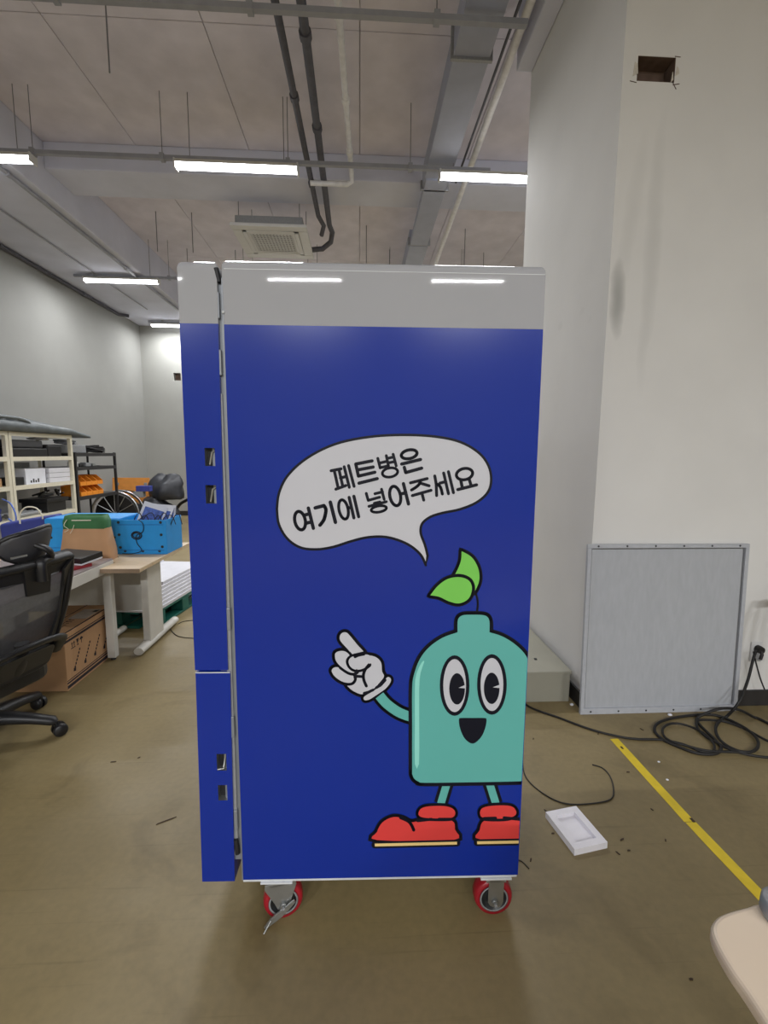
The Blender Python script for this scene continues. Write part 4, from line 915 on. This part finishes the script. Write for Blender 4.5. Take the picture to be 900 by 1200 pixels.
on_rack('black_device', 'small black device left of the white carton on the rack', 'device', 22, 33, z3, .10, 'black_plastic', .05, .2)
on_rack('brown_carton', 'brown carton on the third shelf at the left picture edge', 'box', -12, 7, z3, .10, 'card', .05)
o = blob(MB(), (0, 0, 0), .10, 'card', (1, 1.4, .5), .25).build('paper_bundle'); o.location = (XF-.22, ox(-1, 560, XF).y, z3+.15); tag(o, 'crumpled brown paper on the carton at the left edge', 'paper')
on_rack('black_tray', 'black tray piled with tools on the fourth shelf of the white rack', 'tray', 56, 81, z4+.14, .05, 'black_plastic', .03, .38)
on_rack('black_carton', 'black box under the tool tray on the white rack', 'box', 58, 80, z4, .138, 'black_plastic', .06, .34)
b = MB(); random.seed(5)
for k in range(12):
    y = ox(57, 560, XF).y + .45*random.random(); b.tube([(XF-.05-.25*random.random(), y, z4+.21+.05*random.random()), (XF-.05-.25*random.random(), y+random.uniform(-.1, .12), z4+.22+.09*random.random())], random.uniform(.01, .02), random.choice(['black_plastic', 'rubber', 'steel']), 7)
o = b.build('tool_pile'); o['kind'] = 'stuff'; tag(o, 'pile of dark tools on the black tray', 'tools')
b = MB()
for k in range(3): b.tube([(XF-.10-.09*k, ox(21, 560, XF).y, z4+.03+.0*k), (XF-.10-.09*k, ox(52, 560, XF).y, z4+.03)], .028, 'galvanised', 10)
tag(b.build('metal_tubes'), 'grey metal tubes lying on the fourth shelf of the white rack', 'tubes')
on_rack('grey_board', 'grey board standing at the back of the fourth shelf of the white rack', 'board', 21, 50, z4, .33, 'galvanised', .40, .02, .002)
on_rack('grey_board', 'grey board standing at the back of the third shelf of the white rack', 'board', 20, 72, z3, .27, 'galvanised', .42, .02, .002)
for k in range(2):
    on_rack('white_label_box', ['left', 'right'][k] + ' white storage box hung at the fourth shelf edge of the white rack', 'box', 22+20*k, 40+20*k, z5, .50, 'sheet_white', .06, .3, .004)
o = blob(MB(), (0, 0, 0), .14, 'navy', (.9, 1.2, .9), .18).build('blue_bag'); o.location = (XF-.16, ox(-3, 560, XF).y, z4+.065); tag(o, 'blue-grey cloth bag on the fourth shelf at the left edge', 'bag')
cord('rack_strap', 'white and blue strap hanging down by the left rack post', [(3, 585, '5.5'), (12, 590, '5.3'), (18, 602, '5.2'), (18, 613, '5.2'), (10, 608, '5.3')], .008, 'paper_blue')
# tarp over both white racks
t = MB(); y0, y1 = 4.6, 7.42; N = 28; K = 7; vs = []; fs = []; random.seed(11)
for i in range(N+1):
    u = i/N; y = y0+(y1-y0)*u; hgt = .12 + .07*math.sin(PI*min(1, u*1.05)) - .09*u**3
    for j in range(K*2):
        if j < K: x = XBk+.0+(XF+.06-XBk)*j/(K-1); z = 1.742+.02 + hgt*(math.sin(PI*(j+.6)/(K+.2))**.5) + random.uniform(-.007, .007)
        else: jj = K*2-1-j; x = XBk+(XF+.06-XBk)*jj/(K-1); z = 1.742
        if u > .86: z -= (u-.86)*.25
        vs.append((x, y, max(z, 1.7))) if u > .86 else vs.append((x, y, max(z, 1.742)))
for i in range(N):
    for j in range(K*2): a_ = i*K*2+j; b_ = i*K*2+(j+1) % (K*2); fs.append((a_, b_, b_+K*2, a_+K*2))
t.add(vs, fs, 'tarp', True); t.add(vs[:K*2], [tuple(range(K*2))], 'tarp'); t.add(vs[-K*2:], [tuple(reversed(range(K*2)))], 'tarp')
tr = t.build('tarpaulin'); tag(tr, 'black folded tarpaulin draped along the top of the white racks', 'tarp')
b = MB(); pts = smooth_path([(XF+.0, 4.9, 1.87), (XF+.03, 5.4, 1.895), (XF+.04, 5.9, 1.90), (XF+.045, 6.1, 1.865), (XF+.03, 6.14, 1.83)], 6); b.tube(pts, [.022]*len(pts), 'tarp', 8, flat=1.0); b.build('rolled_fold', tr)
# black rack contents
def coil(name, label, c, r, n, rr, m='rubber', jz=.02):
    b = MB(); pts = []
    for k in range(n*16):
        a_ = 2*PI*k/16; q = r*(1+.10*math.sin(k*1.7)); pts.append((c[0]+q*math.cos(a_)*.8, c[1]+q*math.sin(a_)*1.2, c[2]+rr+jz*k/16+.006*math.sin(k*.9)))
    return tag(b.tube(pts, rr, m, 6).build(name), label, 'cable')
zt1 = 1.481
coil('cable_coil', 'coil of dark cable on top of the black rack, right side', (-4.42, 8.0, zt1), .15, 5, .014)
on_rack('grey_crate', 'grey wire tray of cables on top of the black rack, left side', 'tray', 86, 108, zt1, .12, 'galvanised', .06, .34, .01)
coil('cable_coil', 'grey cable coil lying in the tray on the black rack', (-4.42, ox(97, 560, XF).y, zt1+.121), .14, 3, .010, 'conduit')
for k, (a0, a1, h_, mn) in enumerate(((92, 97, .08, 'white_plastic'), (98, 103, .05, 'black_plastic'), (106, 112, .06, 'galvanised'), (114, 118, .04, 'steel'))):
    on_rack('small_part', ['small white part at the left of the second shelf of the black rack', 'small black part on the second shelf of the black rack', 'small grey part on the second shelf of the black rack', 'small steel part at the right of the second shelf of the black rack'][k], 'part', a0, a1, 1.271, h_, mn, .05, .1, .01)
for lv in range(2):
    for k in range(4):
        y0_ = ox(97, 560, XF).y + k*.155; zb_ = .823 + .158*lv
        b = MB(); f_ = lambda u, v, d: (XF-.04-u, d, zb_+v)
        b.prism([(0, 0), (.30, 0), (.30, .15), (.10, .15), (0, .06)], y0_, y0_+.008, 'orange', f_).prism([(0, 0), (.30, 0), (.30, .15), (.10, .15), (0, .06)], y0_+.142, y0_+.15, 'orange', f_)
        b.box((XF-.34, y0_+.008, zb_), (XF-.04, y0_+.142, zb_+.006), 'orange').box((XF-.046, y0_+.008, zb_+.006), (XF-.04, y0_+.142, zb_+.06), 'orange').box((XF-.34, y0_+.008, zb_+.006), (XF-.334, y0_+.142, zb_+.15), 'orange')
        b = b.build('parts_bin'); tag(b, ['lower', 'upper'][lv] + ' row orange parts bin on the black rack, ' + ['leftmost', 'second from left', 'third from left', 'rightmost'][k], 'bin', 'orange parts bins')
b = MB(); b.box((XF-.35, 7.2, .103), (XF-.1, 7.6, .4), 'orange').box((XF-.1, 7.25, .3), (XF-.06, 7.55, .34), 'steel').tube([(XF-.2, 7.25, .4), (XF-.2, 7.3, .5), (XF-.2, 7.5, .5), (XF-.2, 7.55, .4)], .02, 'black_plastic'); tag(b.build('tool_case', None, .01), 'orange tool case low on the black rack', 'case')
# back corner heap
t = thing('orange_board', 'large orange board leaning in the back left corner', 'board', (-4.40, 9.35, 0), .0)
T = Matrix.Rotation(-.12, 4, 'X'); MB().box((-.52, 0, 0), (.20, .02, 1.0), 'orange_board', T).build('board', t, .004)
MB().box((.10, -.012, .85), (.16, -.001, .90), 'galvanised', T).box((-.45, -.012, .85), (-.39, -.001, .90), 'galvanised', T).build('clip', t)
random.seed(21)
for nm, lb, c, r, sc in (('black_sack', 'lower black sack in the back left corner heap', (-3.95, 9.05, .26), .42, (1.0, .7, .95)), ('black_sack', 'black sack slumped on top of the corner heap', (-3.72, 9.1, .75), .36, (.95, .7, .9)), ('black_sack', 'small black sack at the left of the corner heap', (-4.5, 8.98, .16), .24, (.8, .7, .9))):
    o = blob(MB(), (0, 0, 0), r, 'bag_black', sc, .10, 22, 14).build(nm); o.location = (c[0], c[1], max(c[2], r*sc[2]*.45)); tag(o, lb, 'sack', 'black sacks in the corner')
b = MB(); q1 = oy(168, 578, 8.6); b.box((q1.x-.2, 8.62, q1.z-.08), (q1.x-.02, 8.74, q1.z+.03), 'galvanised'); b.box((q1.x-.14, 8.62, q1.z+.031), (q1.x+.10, 8.76, q1.z+.13), 'navy')
b.tube(smooth_path([(q1.x-.16, 8.6, q1.z+.03), (q1.x-.35, 8.58, q1.z+.05), (q1.x-.42, 8.57, q1.z-.05), (q1.x-.3, 8.57, q1.z-.1)], 5), .01, 'rubber', 6)
tag(b.build('power_tool', None, .01), 'blue and grey power tool resting on the black sacks', 'tool')
t = thing('cable_reel', 'large black cable reel with silver rim in the back left corner', 'reel', (-4.32, 8.44, .412), .06)
b = MB(); R_ = .40
for s_ in (-1, 1): b.lathe([(R_, s_*.12-.012), (R_+.012, s_*.12), (R_, s_*.12+.012), (R_-.03, s_*.12+.008), (R_-.03, s_*.12-.008), (R_, s_*.12-.012)], 'steel', 36, 'y')
b.build('rim', t); MB().lathe([(R_-.06, -.1), (R_-.06, .1), (.08, .1), (.08, -.1)], 'rubber', 30, 'y').build('wound_cable', t)
b = MB()
for k in range(6):
    a_ = PI*k/6
    for s_ in (-1, 1): b.tube([((R_-.02)*math.cos(a_), s_*.12, (R_-.02)*math.sin(a_)), (-(R_-.02)*math.cos(a_), s_*.12, -(R_-.02)*math.sin(a_))], .008, 'steel', 6)
b.build('spokes', t)

# ---------------- office chair ----------------
ch = thing('office_chair', 'black mesh office chair with headrest at the grey desk', 'chair', (-1.93, 2.326, 0), 0)
C0 = Vector((-1.896, 2.326, 0))
# base with five arms; two castors stand where the photo shows them
a0 = math.atan2(2.371-2.326, -1.57+1.896)
for k in range(5):
    a_ = a0 + k*2*PI/5; dx, dy = math.cos(a_), math.sin(a_); pts = [(dx*r_, dy*r_, z_) for r_, z_ in ((.03, .13), (.12, .125), (.22, .11), (.315, .088), (.33, .075))]
    ar = MB().tube(pts, [.05, .042, .034, .030, .016], 'black_plastic', 10, flat=.8).build('base_arm', ch)
    T = Matrix.Translation((dx*.33, dy*.33, .034)) @ Matrix.Rotation(a_+.7+.8*k, 4, 'Z')
    b = MB()
    for s_ in (-1, 1): b.lathe([(.034, s_*.008), (.034, s_*.024), (.028, s_*.031), (0, s_*.032)], 'black_plastic', 18, 'y', (.012, 0, 0), M4=T).lathe([(.034, s_*.008), (0, s_*.008)], 'black_plastic', 18, 'y', (.012, 0, 0), M4=T)
    b.box((-.012, -.007, -.004), (.03, .007, .033), 'black_plastic', T).tube([tuple(T @ Vector((0, 0, .0))), tuple(T @ Vector((0, 0, .045)))], .009, 'black_plastic', 8)
    b.build('castor', ch)
MB().lathe([(.035, .10), (.035, .15), (.026, .16), (.026, .38), (.0, .38)], 'black_plastic', 20).build('gas_column', ch)
PH = math.radians(-16); TC = Matrix.Translation((.0, -.10, 0)) @ Matrix.Rotation(PH, 4, 'Z')   # seat frame: +x is the back of the chair
def L3(x, y, z): return tuple(TC @ Vector((x, y, z)))
def rrect(cx, cy, hx, hy, r, n=5):
    out = []
    for (sx_2, sy_2, a_) in ((1, 1, 0), (-1, 1, PI/2), (-1, -1, PI), (1, -1, 3*PI/2)):
        for k in range(n+1): q = a_+PI/2*k/n; out.append((cx+sx_2*(hx-r)+r*math.cos(q), cy+sy_2*(hy-r)+r*math.sin(q)))
    return out
MB().prism(rrect(.0, 0, .28, .25, .09), .345, .50, 'black_plastic', L3).build('seat', ch, .02, 3)
MB().box((-.09, -.08, .38), (.12, .08, .438), 'black_plastic', TC).build('tilt_mechanism', ch, .01)
# back frame: leaning plane from (x=.27,z=.50) to (x=.42,z=1.0)
def BK(y, h, d=0): # y across, h 0..1 up the back, d outwards
    cur = .03*math.cos(PI*y/.5)                # slight wrap round the sitter
    x = .25+.17*h+cur+.03*math.sin(PI*h)+d; z = .45+.535*h; return L3(x, y, z)
fr_pts = [(-.20, .0), (-.225, .2), (-.24, .5), (-.25, .8), (-.252, .97), (-.235, 1.0), (-.1, 1.0), (.1, 1.0), (.235, 1.0), (.252, .97), (.25, .8), (.24, .5), (.225, .2), (.20, .0), (.1, -.03), (-.1, -.03)]
pp = [Vector(BK(y, h)) for y, h in fr_pts]; pp = smooth_path(pp, 3, True); pp.append(pp[0]); pp.append(pp[1])
MB().tube(pp, .024, 'black_plastic', 8, flat=.8).build('back_frame', ch)
b = MB(); N = 12; K = 12; vs = [BK((-.235+.47*i/N)*(.86+.14*j/K), j/K, -.004) for j in range(K+1) for i in range(N+1)]
b.add(vs, [(j*(N+1)+i, j*(N+1)+i+1, (j+1)*(N+1)+i+1, (j+1)*(N+1)+i) for j in range(K) for i in range(N)], 'chair_mesh', True); b.build('mesh_back', ch, fix=True)
b = MB()                                                         # broad top band, corner plates and lumbar arms
b.add([BK(-.24, .99, .01), BK(0, .99, .01), BK(.24, .99, .01), BK(.24, .88, .01), BK(.10, .86, .012), BK(.0, .87, .012), BK(-.10, .86, .012), BK(-.24, .88, .01)], [(0, 1, 5, 6, 7), (1, 2, 3, 4, 5)], 'black_plastic')
b.add([BK(.245, .97, .012), BK(.245, .1, .012), BK(.165, .1, .012), BK(.185, .45, .014), BK(.195, .72, .014), BK(.19, .9, .014)], [(0, 1, 2, 3, 4, 5)], 'black_plastic')
b.add([BK(-.245, .97, .012), BK(-.245, .1, .012), BK(-.165, .1, .012), BK(-.185, .45, .014), BK(-.195, .72, .014), BK(-.19, .9, .014)], [(5, 4, 3, 2, 1, 0)], 'black_plastic')
b.add([BK(-.02, .98, .018), BK(.12, .98, .018), BK(.12, .72, .02), BK(.0, .74, .02)], [(0, 1, 2, 3)], 'black_plastic')
o = b.build('back_plate', ch); sm = o.modifiers.new('solid', 'SOLIDIFY'); sm.thickness = .012
b = MB(); pts = smooth_path([BK(.24, .05, .03), BK(.2, .22, .07), BK(.08, .30, .09), BK(-.08, .30, .09), BK(-.2, .22, .07), BK(-.24, .05, .03)], 5); b.tube(pts, .03, 'black_plastic', 8, flat=.5); b.build('lumbar_support', ch)
b = MB(); pts = smooth_path([L3(.08, 0, .41), L3(.27, 0, .42), L3(.36, 0, .50), L3(.39, 0, .62)], 5); b.tube(pts, .035, 'black_plastic', 8, flat=.6)
b.prism(rrect(0, 0, .16, .13, .06), .0, .03, 'black_plastic', lambda u, v, d: BK(u, .10+v*.9, .05+d)); b.build('spine', ch, .004)
# headrest: curved shell tilted back, on a post
HR = TC @ Matrix.Translation((.40, .07, 1.07)) @ Matrix.Rotation(math.radians(22), 4, 'Y') @ Matrix.Rotation(math.radians(3), 4, 'X')
b = MB(); vs = []; rim = []; NU, NV = 16, 6
for j in range(NV+1):
    for i in range(NU):
        a_ = 2*PI*i/NU; r_ = j/NV; y = .122*r_*math.copysign(abs(math.cos(a_))**.8, math.cos(a_)); z = .084*r_*math.copysign(abs(math.sin(a_))**.8, math.sin(a_)); z *= 1+.2*(y/.122)
        vs.append(tuple(HR @ Vector((.035-.05*(y/.122)**2-.02*r_**2, y, z))))
b.add(vs, [(j*NU+i, j*NU+(i+1) % NU, (j+1)*NU+(i+1) % NU, (j+1)*NU+i) for j in range(NV) for i in range(NU)], 'grey_plastic', True)
o = b.build('headrest', ch); sm = o.modifiers.new('solid', 'SOLIDIFY'); sm.thickness = .018; sm.offset = 0
rimp = [Vector(v) for v in vs[-NU:]]; rimp += rimp[:2]; MB().tube(rimp, .011, 'black_plastic', 8).build('headrest_rim', ch)
b = MB(); b.tube(smooth_path([tuple(HR @ Vector((.03, .0, .015))), tuple(HR @ Vector((.075, .03, .0))), tuple(HR @ Vector((.06, .06, -.05))), BK(.06, 1.02, .02), BK(.06, .85, .03)], 6), .024, 'black_plastic', 8, flat=.6)
b.build('headrest_bracket', ch)
MB().box((-.004, -.1, .0), (.004, -.03, .008), 'steel', TC @ Matrix.Translation((.44, .05, 1.03))).build('adjuster_bar', ch, label='bright metal adjuster')
